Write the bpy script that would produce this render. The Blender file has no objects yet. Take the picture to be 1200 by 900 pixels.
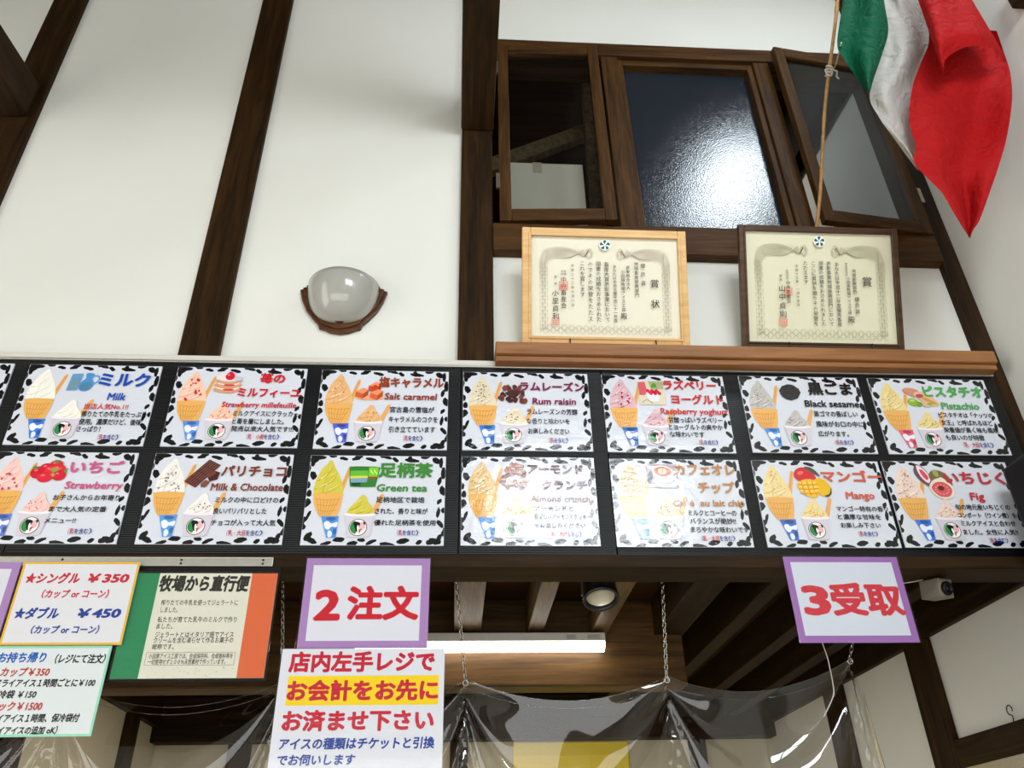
import bpy, bmesh, math, random
from mathutils import Vector, Matrix
from mathutils.geometry import tessellate_polygon

S = bpy.context.scene
COL = S.collection
PI = math.pi

# ------------------------------------------------------------------ camera
CAM = Vector((0.0, -2.30869, 1.50958))
AX = Matrix(((0.99792, -0.061494, -0.019359), (0.016389, 0.532397, -0.846336), (0.062351, 0.844259, 0.532297)))
FPX = 954.19
cd = bpy.data.cameras.new('camera')
cd.sensor_width = 36.0
cd.sensor_fit = 'HORIZONTAL'
cd.lens = FPX / 1200 * 36
cd.clip_start = 0.05
cam = bpy.data.objects.new('camera', cd)
COL.objects.link(cam)
cam.matrix_world = Matrix(((AX[0][0], -AX[1][0], -AX[2][0], CAM.x),
                           (AX[0][1], -AX[1][1], -AX[2][1], CAM.y),
                           (AX[0][2], -AX[1][2], -AX[2][2], CAM.z), (0, 0, 0, 1)))
S.camera = cam


def at(px, py, Y):
    """point of the plane y = Y seen at a photograph pixel"""
    d = AX.transposed() @ Vector(((px - 600) / FPX, (py - 450) / FPX, 1))
    return CAM + d * ((Y - CAM.y) / d.y)


# ------------------------------------------------------------------ light
EXPOSURE = 0.32
S.view_settings.view_transform = 'Standard'
S.view_settings.look = 'None'
S.view_settings.gamma = 1.0
S.view_settings.use_curve_mapping = False
S.view_settings.exposure = EXPOSURE
S.cycles.use_denoising = True
S.cycles.transparent_max_bounces = 24
S.cycles.max_bounces = 10
S.cycles.diffuse_bounces = 5
S.cycles.caustics_reflective = False
S.cycles.caustics_refractive = False
S.cycles.sample_clamp_indirect = 6.0
w = bpy.data.worlds.new('world')
S.world = w
w.use_nodes = True
w.node_tree.nodes['Background'].inputs[0].default_value = (0.75, 0.85, 1.0, 1)
w.node_tree.nodes['Background'].inputs[1].default_value = 0.3


def area(name, loc, target, sx, sy, radiance, color):
    l = bpy.data.lights.new(name, 'AREA')
    l.shape = 'RECTANGLE'
    l.size, l.size_y = sx, sy
    l.energy = radiance * sx * sy * PI
    l.color = color
    o = bpy.data.objects.new(name, l)
    COL.objects.link(o)
    o.location = loc
    o.rotation_euler = (Vector(target) - Vector(loc)).to_track_quat('-Z', 'Y').to_euler()
    return o


BACK = -3.6
LEFT = -4.0
RIGHT = 1.94
CEIL = 5.45
area('high_window_daylight', (0.98, BACK + 0.06, 4.02), (0.98, 0, 4.02), 1.5, 0.68, 21.0, (0.88, 0.95, 1.0))
area('skylight_daylight', (1.73, -1.26, CEIL - 0.03), (1.73, -1.26, 0), 0.36, 0.36, 36.0, (0.80, 0.91, 1.0))
area('low_front_fill', (-0.9, BACK + 0.06, 1.4), (-0.9, 0, 1.4), 4.6, 1.75, 2.2, (0.97, 0.99, 1.0))  # unseen fill light, added to brighten the signs and lower wall
area('left_side_fill', (LEFT + 0.06, -1.7, 2.6), (0, -1.0, 2.85), 2.8, 3.8, 2.3, (1.0, 0.985, 0.955))  # fill added out of view at the left to lift the walls
area('kitchen_fill', (-0.1, 1.75, 2.395), (-0.1, 1.75, 0), 1.85, 0.3, 12.0, (1.0, 0.96, 0.88))  # added light hidden by the back beam, brightens the kitchen walls
area('loft_fill', (0.95, 1.0, 5.38), (1.1, 1.0, 3.6), 0.7, 0.7, 5.0, (1.0, 0.94, 0.84))  # light added out of view so the loft box and wall show

# ------------------------------------------------------------------ materials
def lin(c):
    return tuple((v / 12.92 if v <= 0.04045 else ((v + 0.055) / 1.055) ** 2.4) for v in (x / 255 for x in c)) + (1,)


def base(name):
    m = bpy.data.materials.new(name)
    m.use_nodes = True
    nt = m.node_tree
    return m, nt, nt.nodes['Principled BSDF'], nt.links


def N(nt, t, **k):
    n = nt.nodes.new(t)
    for a, b in k.items():
        if a in n.inputs:
            n.inputs[a].default_value = b
        else:
            setattr(n, a, b)
    return n


def plain(name, c, rough=0.5, metal=0.0, spec=0.5, noise=0.0, nscale=20, bump=0.0, coat=0.0, vec='Object'):
    m, nt, p, L = base(name)
    p.inputs['Base Color'].default_value = lin(c)
    p.inputs['Roughness'].default_value = rough
    p.inputs['Metallic'].default_value = metal
    p.inputs['Specular IOR Level'].default_value = spec
    p.inputs['Coat Weight'].default_value = coat
    tc = N(nt, 'ShaderNodeTexCoord')
    nz = N(nt, 'ShaderNodeTexNoise', Scale=nscale, Detail=4.0)
    L.new(tc.outputs[vec], nz.inputs['Vector'])
    if noise:
        mx = N(nt, 'ShaderNodeMix', data_type='RGBA')
        c2 = tuple(max(0, v * (1 - noise)) for v in c)
        mx.inputs[6].default_value = lin(c)
        mx.inputs[7].default_value = lin(c2)
        L.new(nz.outputs['Fac'], mx.inputs[0])
        L.new(mx.outputs[2], p.inputs['Base Color'])
    if bump:
        b = N(nt, 'ShaderNodeBump', Strength=bump, Distance=0.01)
        L.new(nz.outputs['Fac'], b.inputs['Height'])
        L.new(b.outputs['Normal'], p.inputs['Normal'])
    return m


def wood(name, c1, c2, axis='Z', scale=9.0, rough=0.5, bump=0.12, spec=0.35):
    """long grain along one axis, from stretched noise and distorted bands"""
    m, nt, p, L = base(name)
    tc = N(nt, 'ShaderNodeTexCoord')
    mp = N(nt, 'ShaderNodeMapping')
    st = {'X': (0.07, 1, 1), 'Y': (1, 0.07, 1), 'Z': (1, 1, 0.07)}[axis]
    mp.inputs['Scale'].default_value = tuple(v * scale for v in st)
    L.new(tc.outputs['Object'], mp.inputs['Vector'])
    n1 = N(nt, 'ShaderNodeTexNoise', Scale=3.0, Detail=8.0, Distortion=0.8)
    n2 = N(nt, 'ShaderNodeTexNoise', Scale=14.0, Detail=3.0)
    L.new(mp.outputs['Vector'], n1.inputs['Vector'])
    L.new(mp.outputs['Vector'], n2.inputs['Vector'])
    ad = N(nt, 'ShaderNodeMath', operation='MULTIPLY_ADD')
    ad.inputs[1].default_value = 0.45
    L.new(n2.outputs['Fac'], ad.inputs[0])
    L.new(n1.outputs['Fac'], ad.inputs[2])
    r = N(nt, 'ShaderNodeValToRGB')
    r.color_ramp.elements[0].position = 0.48
    r.color_ramp.elements[1].position = 0.95
    r.color_ramp.elements[0].color = lin(c1)
    r.color_ramp.elements[1].color = lin(c2)
    L.new(ad.outputs[0], r.inputs['Fac'])
    L.new(r.outputs['Color'], p.inputs['Base Color'])
    b = N(nt, 'ShaderNodeBump', Strength=bump, Distance=0.01)
    L.new(ad.outputs[0], b.inputs['Height'])
    L.new(b.outputs['Normal'], p.inputs['Normal'])
    p.inputs['Roughness'].default_value = rough
    p.inputs['Specular IOR Level'].default_value = spec
    return m


def clear(name, tint=(1, 1, 1), ior=1.5, rough=0.02, haze=0.0, gain=1.0, hcol=(0.8, 0.85, 0.9, 1)):
    """thin clear sheet: see-through plus a fresnel reflection"""
    m = bpy.data.materials.new(name)
    m.use_nodes = True
    nt = m.node_tree
    nt.nodes.clear()
    L = nt.links
    out = N(nt, 'ShaderNodeOutputMaterial')
    tr = N(nt, 'ShaderNodeBsdfTransparent')
    tr.inputs[0].default_value = tuple(tint) + (1,)
    gl = N(nt, 'ShaderNodeBsdfGlossy', Roughness=rough)
    # Schlick reflectance, the same from both sides of the thin sheet
    f0 = ((ior - 1) / (ior + 1)) ** 2
    ge = N(nt, 'ShaderNodeNewGeometry')
    dt = N(nt, 'ShaderNodeVectorMath', operation='DOT_PRODUCT')
    L.new(ge.outputs['Incoming'], dt.inputs[0])
    L.new(ge.outputs['Normal'], dt.inputs[1])
    ab = N(nt, 'ShaderNodeMath', operation='ABSOLUTE')
    L.new(dt.outputs['Value'], ab.inputs[0])
    iv = N(nt, 'ShaderNodeMath', operation='SUBTRACT')
    iv.inputs[0].default_value = 1.0
    L.new(ab.outputs[0], iv.inputs[1])
    pw = N(nt, 'ShaderNodeMath', operation='POWER')
    pw.inputs[1].default_value = 5.0
    L.new(iv.outputs[0], pw.inputs[0])
    mu = N(nt, 'ShaderNodeMath', operation='MULTIPLY_ADD')
    mu.inputs[1].default_value = (1 - f0) * gain
    mu.inputs[2].default_value = f0 * gain
    mu.use_clamp = True
    L.new(pw.outputs[0], mu.inputs[0])
    mx = N(nt, 'ShaderNodeMixShader')
    L.new(mu.outputs[0], mx.inputs[0])
    L.new(tr.outputs[0], mx.inputs[1])
    L.new(gl.outputs[0], mx.inputs[2])
    last = mx
    if haze:
        df = N(nt, 'ShaderNodeBsdfDiffuse')
        df.inputs[0].default_value = hcol
        m2 = N(nt, 'ShaderNodeMixShader')
        m2.inputs[0].default_value = haze
        L.new(mx.outputs[0], m2.inputs[1])
        L.new(df.outputs[0], m2.inputs[2])
        last = m2
    L.new(last.outputs[0], out.inputs[0])
    return m


def glow(name, c, s):
    m, nt, p, L = base(name)
    p.inputs['Base Color'].default_value = lin(c)
    p.inputs['Emission Color'].default_value = lin(c)
    p.inputs['Emission Strength'].default_value = s
    return m


_pm = {}


def ink(c, gloss=True):
    """printed, laminated paper of one ink colour; the film is slightly wavy"""
    k = (tuple(c), gloss)
    if k in _pm:
        return _pm[k]
    m, nt, p, L = base('print_%02x%02x%02x%s' % (tuple(c) + ('' if gloss else '_matt',)))
    p.inputs['Base Color'].default_value = lin(c)
    p.inputs['Roughness'].default_value = 0.1 if gloss else 0.6
    p.inputs['Specular IOR Level'].default_value = 0.5 if gloss else 0.2
    if gloss:
        tc = N(nt, 'ShaderNodeTexCoord')
        mp = N(nt, 'ShaderNodeMapping')
        mp.inputs['Scale'].default_value = (1, 1, 1.8)
        nz = N(nt, 'ShaderNodeTexNoise', Scale=9.0, Detail=6.0, Roughness=0.62)
        b = N(nt, 'ShaderNodeBump', Strength=0.22, Distance=0.012)
        L.new(tc.outputs['Object'], mp.inputs['Vector'])
        L.new(mp.outputs['Vector'], nz.inputs['Vector'])
        L.new(nz.outputs['Fac'], b.inputs['Height'])
        L.new(b.outputs['Normal'], p.inputs['Normal'])
    _pm[k] = m
    return m


M = {}
M['plaster'] = plain('white_plaster', (225, 224, 216), 0.85, spec=0.2, noise=0.05, nscale=2.2, bump=0.05)
M['plaster_kitchen'] = plain('beige_plaster', (206, 196, 170), 0.85, spec=0.2, noise=0.05, nscale=3)
M['dark_z'] = wood('dark_post_timber', (20, 12, 4), (56, 36, 13), 'Z', rough=0.6, spec=0.12)
M['dark_y'] = wood('dark_joist_timber', (20, 12, 4), (54, 35, 13), 'Y', rough=0.6, spec=0.12)
M['dark_x'] = wood('dark_beam_timber', (20, 12, 4), (54, 35, 13), 'X', rough=0.6, spec=0.12)
M['frame_z'] = wood('window_stile_timber', (38, 23, 8), (80, 52, 22), 'Z', 14, rough=0.55, spec=0.15)
M['frame_x'] = wood('window_rail_timber', (38, 23, 8), (80, 52, 22), 'X', 14, rough=0.55, spec=0.15)
M['joist'] = wood('joist_timber', (66, 50, 28), (124, 98, 60), 'Y', 12, spec=0.2)
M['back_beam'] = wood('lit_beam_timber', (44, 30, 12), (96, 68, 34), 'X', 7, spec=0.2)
M['boards'] = wood('ceiling_board_timber', (40, 24, 8), (70, 44, 18), 'X', 8, spec=0.15)
M['shelf'] = wood('shelf_timber', (112, 70, 36), (154, 104, 62), 'X', 8, 0.45)
M['pale_frame'] = wood('pale_oak', (196, 150, 90), (222, 182, 122), 'X', 12, 0.4)
M['brown_frame'] = wood('walnut', (54, 34, 20), (88, 60, 36), 'X', 12, 0.4)
M['sconce_wood'] = wood('carved_walnut', (50, 28, 13), (92, 56, 30), 'X', 16, 0.35)
M['floor'] = plain('pale_floor_tile', (206, 200, 190), 0.5, noise=0.06, nscale=4)
M['alu'] = plain('brushed_aluminium', (200, 198, 190), 0.35, 0.85, noise=0.1, nscale=60)
M['steel'] = plain('bright_steel', (190, 185, 175), 0.25, 1.0)
M['black'] = plain('black_plastic', (8, 8, 8), 0.5, spec=0.2, noise=0.2, nscale=60)
M['black_gloss'] = plain('black_lacquer', (8, 8, 9), 0.28)
M['white_metal'] = plain('white_enamel', (205, 202, 192), 0.4)
M['bamboo'] = wood('bamboo', (150, 108, 60), (196, 154, 98), 'Z', 30, 0.45)
M['cord'] = plain('white_cotton', (224, 216, 200), 0.9, noise=0.2, nscale=120)
M['card_box'] = plain('cardboard', (216, 192, 156), 0.85, noise=0.05, nscale=8)
M['tape'] = plain('packing_tape', (180, 156, 118), 0.4)
M['pane'] = clear('window_glass', (0.80, 0.85, 0.90), 1.4, 0.03)
M['vinyl'] = clear('clear_vinyl', (0.93, 0.93, 0.92), 1.5, 0.04, gain=1.9)
M['sleeve'] = clear('lamination_film', (0.97, 0.97, 0.97), 1.35, 0.06)
M['glazing'] = clear('picture_glass', (0.99, 0.99, 0.98), 1.35, 0.02)
M['opal'] = plain('opal_glass', (160, 158, 151), 0.16, coat=0.4)
M['yellow'] = plain('yellow_board', (244, 214, 20), 0.4)
M['cam_grey'] = plain('grey_casing', (128, 122, 108), 0.5, noise=0.1)
M['lens'] = plain('dark_lens', (6, 6, 8), 0.05)
M['reflector'] = plain('lamp_reflector', (222, 218, 198), 0.3, 0.85, bump=0.4, nscale=18)
M['tube'] = glow('lit_diffuser', (255, 252, 246), 8.0)
M['brass'] = plain('hinge_metal', (200, 190, 168), 0.35, 1.0)


def frosted():
    m, nt, p, L = base('pebbled_glass')
    p.inputs['Base Color'].default_value = (0.012, 0.018, 0.026, 1)
    p.inputs['Roughness'].default_value = 0.11
    p.inputs['IOR'].default_value = 1.55
    p.inputs['Specular IOR Level'].default_value = 1.0
    tc = N(nt, 'ShaderNodeTexCoord')
    v = N(nt, 'ShaderNodeTexNoise', Scale=165.0, Detail=2.0)
    b = N(nt, 'ShaderNodeBump', Strength=0.7, Distance=0.0014)
    L.new(tc.outputs['Object'], v.inputs['Vector'])
    L.new(v.outputs['Fac'], b.inputs['Height'])
    L.new(b.outputs['Normal'], p.inputs['Normal'])
    return m


def cloth(name, c):
    m, nt, p, L = base(name)
    p.inputs['Base Color'].default_value = lin(c)
    p.inputs['Roughness'].default_value = 0.75
    p.inputs['Specular IOR Level'].default_value = 0.15
    tc = N(nt, 'ShaderNodeTexCoord')
    n = N(nt, 'ShaderNodeTexNoise', Scale=13.0, Detail=6.0, Distortion=2.0)
    b = N(nt, 'ShaderNodeBump', Strength=0.55, Distance=0.03)
    L.new(tc.outputs['Object'], n.inputs['Vector'])
    L.new(n.outputs['Fac'], b.inputs['Height'])
    L.new(b.outputs['Normal'], p.inputs['Normal'])
    t = N(nt, 'ShaderNodeBsdfTranslucent')
    t.inputs[0].default_value = lin(c)
    mx = N(nt, 'ShaderNodeMixShader')
    mx.inputs[0].default_value = 0.18
    L.new(p.outputs[0], mx.inputs[1])
    L.new(t.outputs[0], mx.inputs[2])
    L.new(mx.outputs[0], nt.nodes['Material Output'].inputs[0])
    return m


def corrugated():
    m, nt, p, L = base('black_corrugated_sheet')
    p.inputs['Base Color'].default_value = lin((9, 11, 13))
    p.inputs['Roughness'].default_value = 0.3
    p.inputs['Specular IOR Level'].default_value = 0.3
    tc = N(nt, 'ShaderNodeTexCoord')
    wv = N(nt, 'ShaderNodeTexWave', Scale=55.0, bands_direction='Z')
    b = N(nt, 'ShaderNodeBump', Strength=0.3, Distance=0.004)
    L.new(tc.outputs['Object'], wv.inputs['Vector'])
    L.new(wv.outputs['Fac'], b.inputs['Height'])
    L.new(b.outputs['Normal'], p.inputs['Normal'])
    return m


M['frosted'] = frosted()
M['corrugated'] = corrugated()

# ------------------------------------------------------------------ mesh helpers
class MB:
    """collects shapes in world coordinates; build() links them as ONE mesh object"""
    def __init__(s):
        s.v, s.f, s.m, s.sm, s.mats = [], [], [], [], []

    def slot(s, m):
        if m not in s.mats:
            s.mats.append(m)
        return s.mats.index(m)

    def add(s, vs, fs, m, smooth=False):
        o = len(s.v)
        s.v += [Vector(v) for v in vs]
        k = s.slot(m)
        for f in fs:
            s.f.append([i + o for i in f])
            s.m.append(k)
            s.sm.append(smooth)

    def hexa(s, p, m):
        """p: four corners of one face, then four of the opposite face"""
        s.add(p, [(3, 2, 1, 0), (4, 5, 6, 7), (0, 1, 5, 4), (1, 2, 6, 5), (2, 3, 7, 6), (3, 0, 4, 7)], m)

    def box(s, a, b, m):
        x0, y0, z0 = a
        x1, y1, z1 = b
        s.hexa([(x0, y0, z0), (x1, y0, z0), (x1, y1, z0), (x0, y1, z0),
                (x0, y0, z1), (x1, y0, z1), (x1, y1, z1), (x0, y1, z1)], m)

    def bar(s, a, b, wd, ht, m, up=(0, 0, 1)):
        a, b = Vector(a), Vector(b)
        d = (b - a).normalized()
        r = d.cross(Vector(up)).normalized() * wd / 2
        u = r.cross(d).normalized() * ht / 2
        s.hexa([a - r - u, a + r - u, a + r + u, a - r + u, b - r - u, b + r - u, b + r + u, b - r + u], m)

    def tube(s, pts, rad, m, n=8, cap=True):
        pts = [Vector(p) for p in pts]
        rs = rad if isinstance(rad, (list, tuple)) else [rad] * len(pts)
        vs, fs = [], []
        ref = Vector((0.31, 0.17, 0.93))
        for i, p in enumerate(pts):
            d = (pts[min(i + 1, len(pts) - 1)] - pts[max(i - 1, 0)]).normalized()
            if abs(d.dot(ref)) > 0.95:
                ref = Vector((0.9, 0.3, 0.1))
            r = d.cross(ref).normalized()
            u = r.cross(d)
            for k in range(n):
                a = 2 * PI * k / n
                vs.append(p + (r * math.cos(a) + u * math.sin(a)) * rs[i])
        for i in range(len(pts) - 1):
            for k in range(n):
                fs.append((i * n + k, i * n + (k + 1) % n, (i + 1) * n + (k + 1) % n, (i + 1) * n + k))
        if cap:
            fs.append(tuple(reversed(range(n))))
            fs.append(tuple(range((len(pts) - 1) * n, len(pts) * n)))
        s.add(vs, fs, m, True)

    def ring(s, c, normal, R, r, m, n=12, k=6, sx=1.0, long=None):
        """torus; stretched along 'long' by sx for chain links"""
        c, normal = Vector(c), Vector(normal).normalized()
        a = Vector(long).normalized() if long else normal.orthogonal().normalized()
        b = normal.cross(a)
        vs, fs = [], []
        for i in range(n):
            t = 2 * PI * i / n
            e = a * math.cos(t) * sx + b * math.sin(t)
            rad = (a * math.cos(t) + b * math.sin(t)).normalized()
            for j in range(k):
                q = 2 * PI * j / k
                vs.append(c + e * R + (rad * math.cos(q) + normal * math.sin(q)) * r)
        for i in range(n):
            for j in range(k):
                fs.append((i * k + j, i * k + (j + 1) % k, ((i + 1) % n) * k + (j + 1) % k, ((i + 1) % n) * k + j))
        s.add(vs, fs, m, True)

    def lathe(s, origin, axis, prof, m, n=24):
        """prof: (radius, distance along axis)"""
        o, d = Vector(origin), Vector(axis).normalized()
        a = d.orthogonal().normalized()
        b = d.cross(a)
        vs, fs = [], []
        for r, h in prof:
            for k in range(n):
                t = 2 * PI * k / n
                vs.append(o + d * h + (a * math.cos(t) + b * math.sin(t)) * r)
        for i in range(len(prof) - 1):
            for k in range(n):
                fs.append((i * n + k, i * n + (k + 1) % n, (i + 1) * n + (k + 1) % n, (i + 1) * n + k))
        s.add(vs, fs, m, True)

    def grid(s, P, m, smooth=True):
        """P: rows of points"""
        nr, nc = len(P), len(P[0])
        fs = [(i * nc + j, i * nc + j + 1, (i + 1) * nc + j + 1, (i + 1) * nc + j) for i in range(nr - 1) for j in range(nc - 1)]
        s.add([p for r in P for p in r], fs, m, smooth)

    def build(s, name, parent=None, origin=None, bevel=0.0, solid=0.0, seg=2, keep=False):
        me = bpy.data.meshes.new(name)
        if parent is not None:
            og = Vector((0, 0, 0))
            q = parent
            while q is not None:
                og += q.location
                q = q.parent
        elif origin is not None:
            og = Vector(origin)
        else:
            xs = [v.x for v in s.v]; ys = [v.y for v in s.v]; zs = [v.z for v in s.v]
            og = Vector(((min(xs) + max(xs)) / 2, (min(ys) + max(ys)) / 2, min(zs)))
        me.from_pydata([v - og for v in s.v], [], s.f)
        for m in s.mats:
            me.materials.append(m)
        me.polygons.foreach_set('material_index', s.m)
        me.polygons.foreach_set('use_smooth', s.sm)
        me.update()
        if not keep:
            bm = bmesh.new()
            bm.from_mesh(me)
            bmesh.ops.recalc_face_normals(bm, faces=bm.faces)
            bm.to_mesh(me)
            bm.free()
        o = bpy.data.objects.new(name, me)
        COL.objects.link(o)
        if parent is not None:
            o.parent = parent
        else:
            o.location = og
        if solid:
            md = o.modifiers.new('thickness', 'SOLIDIFY')
            md.thickness = solid
            md.offset = 0
        if bevel:
            md = o.modifiers.new('edge', 'BEVEL')
            md.width = bevel
            md.segments = seg
            md.limit_method = 'ANGLE'
            md.angle_limit = 0.7
        return o


def thing(name, loc, label=None, cat=None, group=None):
    o = bpy.data.objects.new(name, None)
    COL.objects.link(o)
    o.location = loc
    o.empty_display_size = 0.05
    return tag(o, label, cat, group)


def tag(o, label=None, cat=None, group=None, kind=None):
    if label: o['label'] = label
    if cat: o['category'] = cat
    if group: o['group'] = group
    if kind: o['kind'] = kind
    return o


def struct(o):
    o['kind'] = 'structure'
    return o


_tn = [0]


def trim(mb, bevel=0.004, label=None):
    _tn[0] += 1
    o = struct(mb.build('trim_%d' % _tn[0], bevel=bevel))
    if label:
        o['label'] = label
        o['category'] = 'timber'
    return o


def catmull(pts, n=6, closed=False):
    P = [Vector(p) for p in pts]
    k = len(P)
    out = []
    for i in range(k if closed else k - 1):
        if closed:
            a, b, c, d = P[(i - 1) % k], P[i], P[(i + 1) % k], P[(i + 2) % k]
        else:
            a, b, c, d = P[max(i - 1, 0)], P[i], P[i + 1], P[min(i + 2, k - 1)]
        for j in range(n):
            t = j / n
            out.append(0.5 * (2 * b + (c - a) * t + (2 * a - 5 * b + 4 * c - d) * t * t + (3 * b - a - 3 * c + d) * t ** 3))
    if not closed:
        out.append(P[-1])
    return out


# ------------------------------------------------------------------ lettering
_tc = {}


def glyphs(s, off=0.0, shear=0.0, res=2):
    k = (s, off, shear, res)
    if k not in _tc:
        c = bpy.data.curves.new('lettering', 'FONT')
        c.body = s
        c.offset = off
        c.shear = shear
        c.resolution_u = res
        c.fill_mode = 'FRONT'
        o = bpy.data.objects.new('lettering', c)
        me = bpy.data.meshes.new_from_object(o)
        vs = [(v.co.x, v.co.y) for v in me.vertices]
        fs = []
        for p in me.polygons:
            f = list(p.vertices)
            # keep faces counter-clockwise
            ar = sum(vs[f[i]][0] * vs[f[(i + 1) % len(f)]][1] - vs[f[(i + 1) % len(f)]][0] * vs[f[i]][1] for i in range(len(f)))
            fs.append(f if ar > 0 else f[::-1])
        bpy.data.objects.remove(o)
        bpy.data.curves.remove(c)
        bpy.data.meshes.remove(me)
        _tc[k] = (vs, fs)
    return _tc[k]


# weight: half the extra stroke width (in em), laid as shifted copies of the glyph; slant
STYLE = {'T': (0.042, 0.0), 'E': (0.03, 0.06), 'B': (0.022, 0.0), 'N': (0.018, 0.0), 'S': (0.045, 0.0), 'I': (0.036, 0.12), 'P': (0.007, 0.0), 'Q': (0.048, 0.12)}


def shifts(r):
    n = 8 if r > 0.03 else 4
    return [(r * math.cos(2 * PI * i / n + .4), r * math.sin(2 * PI * i / n + .4)) for i in range(n)]


class Art:
    """flat printing on a sheet; (u, v) in metres from the sheet's top left corner, v downwards"""
    def __init__(s, origin, ux, uz, normal):
        s.o, s.ux, s.uz, s.n = Vector(origin), Vector(ux), Vector(uz), Vector(normal)
        s.mb = MB()
        s.gloss = True
        s.W = s.H = 1.0
        s.seq = 0

    def P(s, u, v, k):
        return s.o + s.ux * u - s.uz * v + s.n * (0.00012 * k + 0.000005 * s.seq)

    def poly(s, pts, c, k=1):
        s.seq += 1
        pts = [Vector((p[0], p[1], 0)) for p in pts]
        ar = sum(pts[i].x * pts[(i + 1) % len(pts)].y - pts[(i + 1) % len(pts)].x * pts[i].y for i in range(len(pts)))
        if ar > 0:
            pts.reverse()
        tris = tessellate_polygon([pts]) if len(pts) > 4 else [tuple(range(len(pts)))]
        vs = [s.P(p.x, p.y, k) for p in pts]
        fs = []
        for t in tris:
            a, b, c3 = (vs[t[0]], vs[t[1]], vs[t[2]])
            fs.append(t if (b - a).cross(c3 - a).dot(s.n) > 0 else tuple(reversed(t)))
        s.mb.add(vs, fs, ink(c, s.gloss))

    def rect(s, u0, v0, u1, v1, c, k=1):
        s.poly([(u0, v0), (u1, v0), (u1, v1), (u0, v1)], c, k)

    def frame(s, u0, v0, u1, v1, t, c, k=1):
        s.rect(u0, v0, u1, v0 + t, c, k); s.rect(u0, v1 - t, u1, v1, c, k)
        s.rect(u0, v0 + t, u0 + t, v1 - t, c, k); s.rect(u1 - t, v0 + t, u1, v1 - t, c, k)

    def ell(s, u, v, a, b, c, k=1, n=20, rot=0.0, jit=0.0, rng=None):
        pts = []
        for i in range(n):
            t = 2 * PI * i / n
            j = 1 + (rng.uniform(-jit, jit) if rng else 0)
            x, y = a * math.cos(t) * j, b * math.sin(t) * j
            pts.append((u + x * math.cos(rot) - y * math.sin(rot), v + x * math.sin(rot) + y * math.cos(rot)))
        s.poly(pts, c, k)

    def stroke(s, pts, wd, c, k=1, taper=False):
        pts = [Vector(p) for p in pts]
        A, B = [], []
        for i, p in enumerate(pts):
            d = (pts[min(i + 1, len(pts) - 1)] - pts[max(i - 1, 0)])
            d = d.normalized() if d.length > 0 else Vector((1, 0))
            q = Vector((-d.y, d.x)) * wd / 2
            if taper:
                q *= max(0.12, 1 - i / (len(pts) - 1))
            A.append(p + q); B.append(p - q)
        for i in range(len(pts) - 1):
            s.poly([A[i], A[i + 1], B[i + 1], B[i]], c, k)

    def text(s, t, u0, u1, vc, h, c, st, k=3):
        off, sh = STYLE[st]
        latin = all(ord(ch) < 0x250 for ch in t)
        em = h * (1.38 if latin else 1.08)
        vs, fs = glyphs(t, 0.0, sh)
        x0 = min(v[0] for v in vs); x1 = max(v[0] for v in vs)
        if t[0] in '（': x0 = min(0.0, x0)
        sx = (u1 - u0) / (x1 - x0)
        cy = 0.36 if latin else 0.37
        for dx, dy in shifts(off):
            s.seq += 1
            P3 = [s.P(u0 + (x + dx - x0) * sx, vc - (y + dy - cy) * em, k) for x, y in vs]
            s.mb.add(P3, fs, ink(c, s.gloss))

    def char(s, ch, u, v, size, c, st='P', k=3, rot=False):
        vs, fs = glyphs(ch, 0.0, 0.0, 1)
        cx = (min(v_[0] for v_ in vs) + max(v_[0] for v_ in vs)) / 2
        cy = (min(v_[1] for v_ in vs) + max(v_[1] for v_ in vs)) / 2
        if not rot: cy = 0.37 if ch not in '一二三' else cy
        for dx, dy in ((0, 0), (.012, 0.004)):
            s.seq += 1
            if rot:
                P3 = [s.P(u + (y + dy - cy) * size, v + (x + dx - cx) * size, k) for x, y in vs]
            else:
                P3 = [s.P(u + (x + dx - cx) * size, v - (y + dy - cy) * size, k) for x, y in vs]
            s.mb.add(P3, fs, ink(c, s.gloss))

    def column(s, t, u, v0, v1, size, c=(40, 36, 34)):
        st = (v1 - v0) / max(1, len(t))
        for i, ch in enumerate(t):
            if ch != ' ':
                s.char(ch, u, v0 + st * (i + 0.5), min(size, st * 1.0), c, rot=ch in 'ー')

# ================================================================== THE SETTING
def wall(name, boxes, m):
    b = MB()
    for a, c in boxes:
        b.box(a, c, m)
    return struct(b.build(name))


HB = 2.323          # underside of the header beam
wall('wall_front', [((LEFT, 0.05, HB + 0.1), (0.06, 0.17, CEIL)),
                    ((0.06, 0.05, HB + 0.1), (RIGHT, 0.17, 3.60)),
                    ((0.06, 0.05, 4.80), (RIGHT, 0.17, CEIL)),
                    ((LEFT, 0.05, 0), (-1.86, 0.17, HB + 0.1))], M['plaster'])
wall('wall_right', [((RIGHT, BACK, 0), (RIGHT + 0.1, 3.1, CEIL))], M['plaster'])
wall('wall_left', [((LEFT - 0.1, BACK, 0), (LEFT, 0.17, CEIL))], M['plaster'])
wall('wall_back', [((LEFT - 0.1, BACK - 0.1, 0), (RIGHT + 0.1, BACK, CEIL))], M['plaster'])
wall('floor', [((LEFT - 0.1, BACK - 0.1, -0.1), (RIGHT + 0.1, 3.2, 0))], M['floor'])
wall('ceiling', [((LEFT - 0.1, BACK - 0.1, CEIL), (RIGHT + 0.1, 3.2, CEIL + 0.1))], M['boards'])

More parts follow.
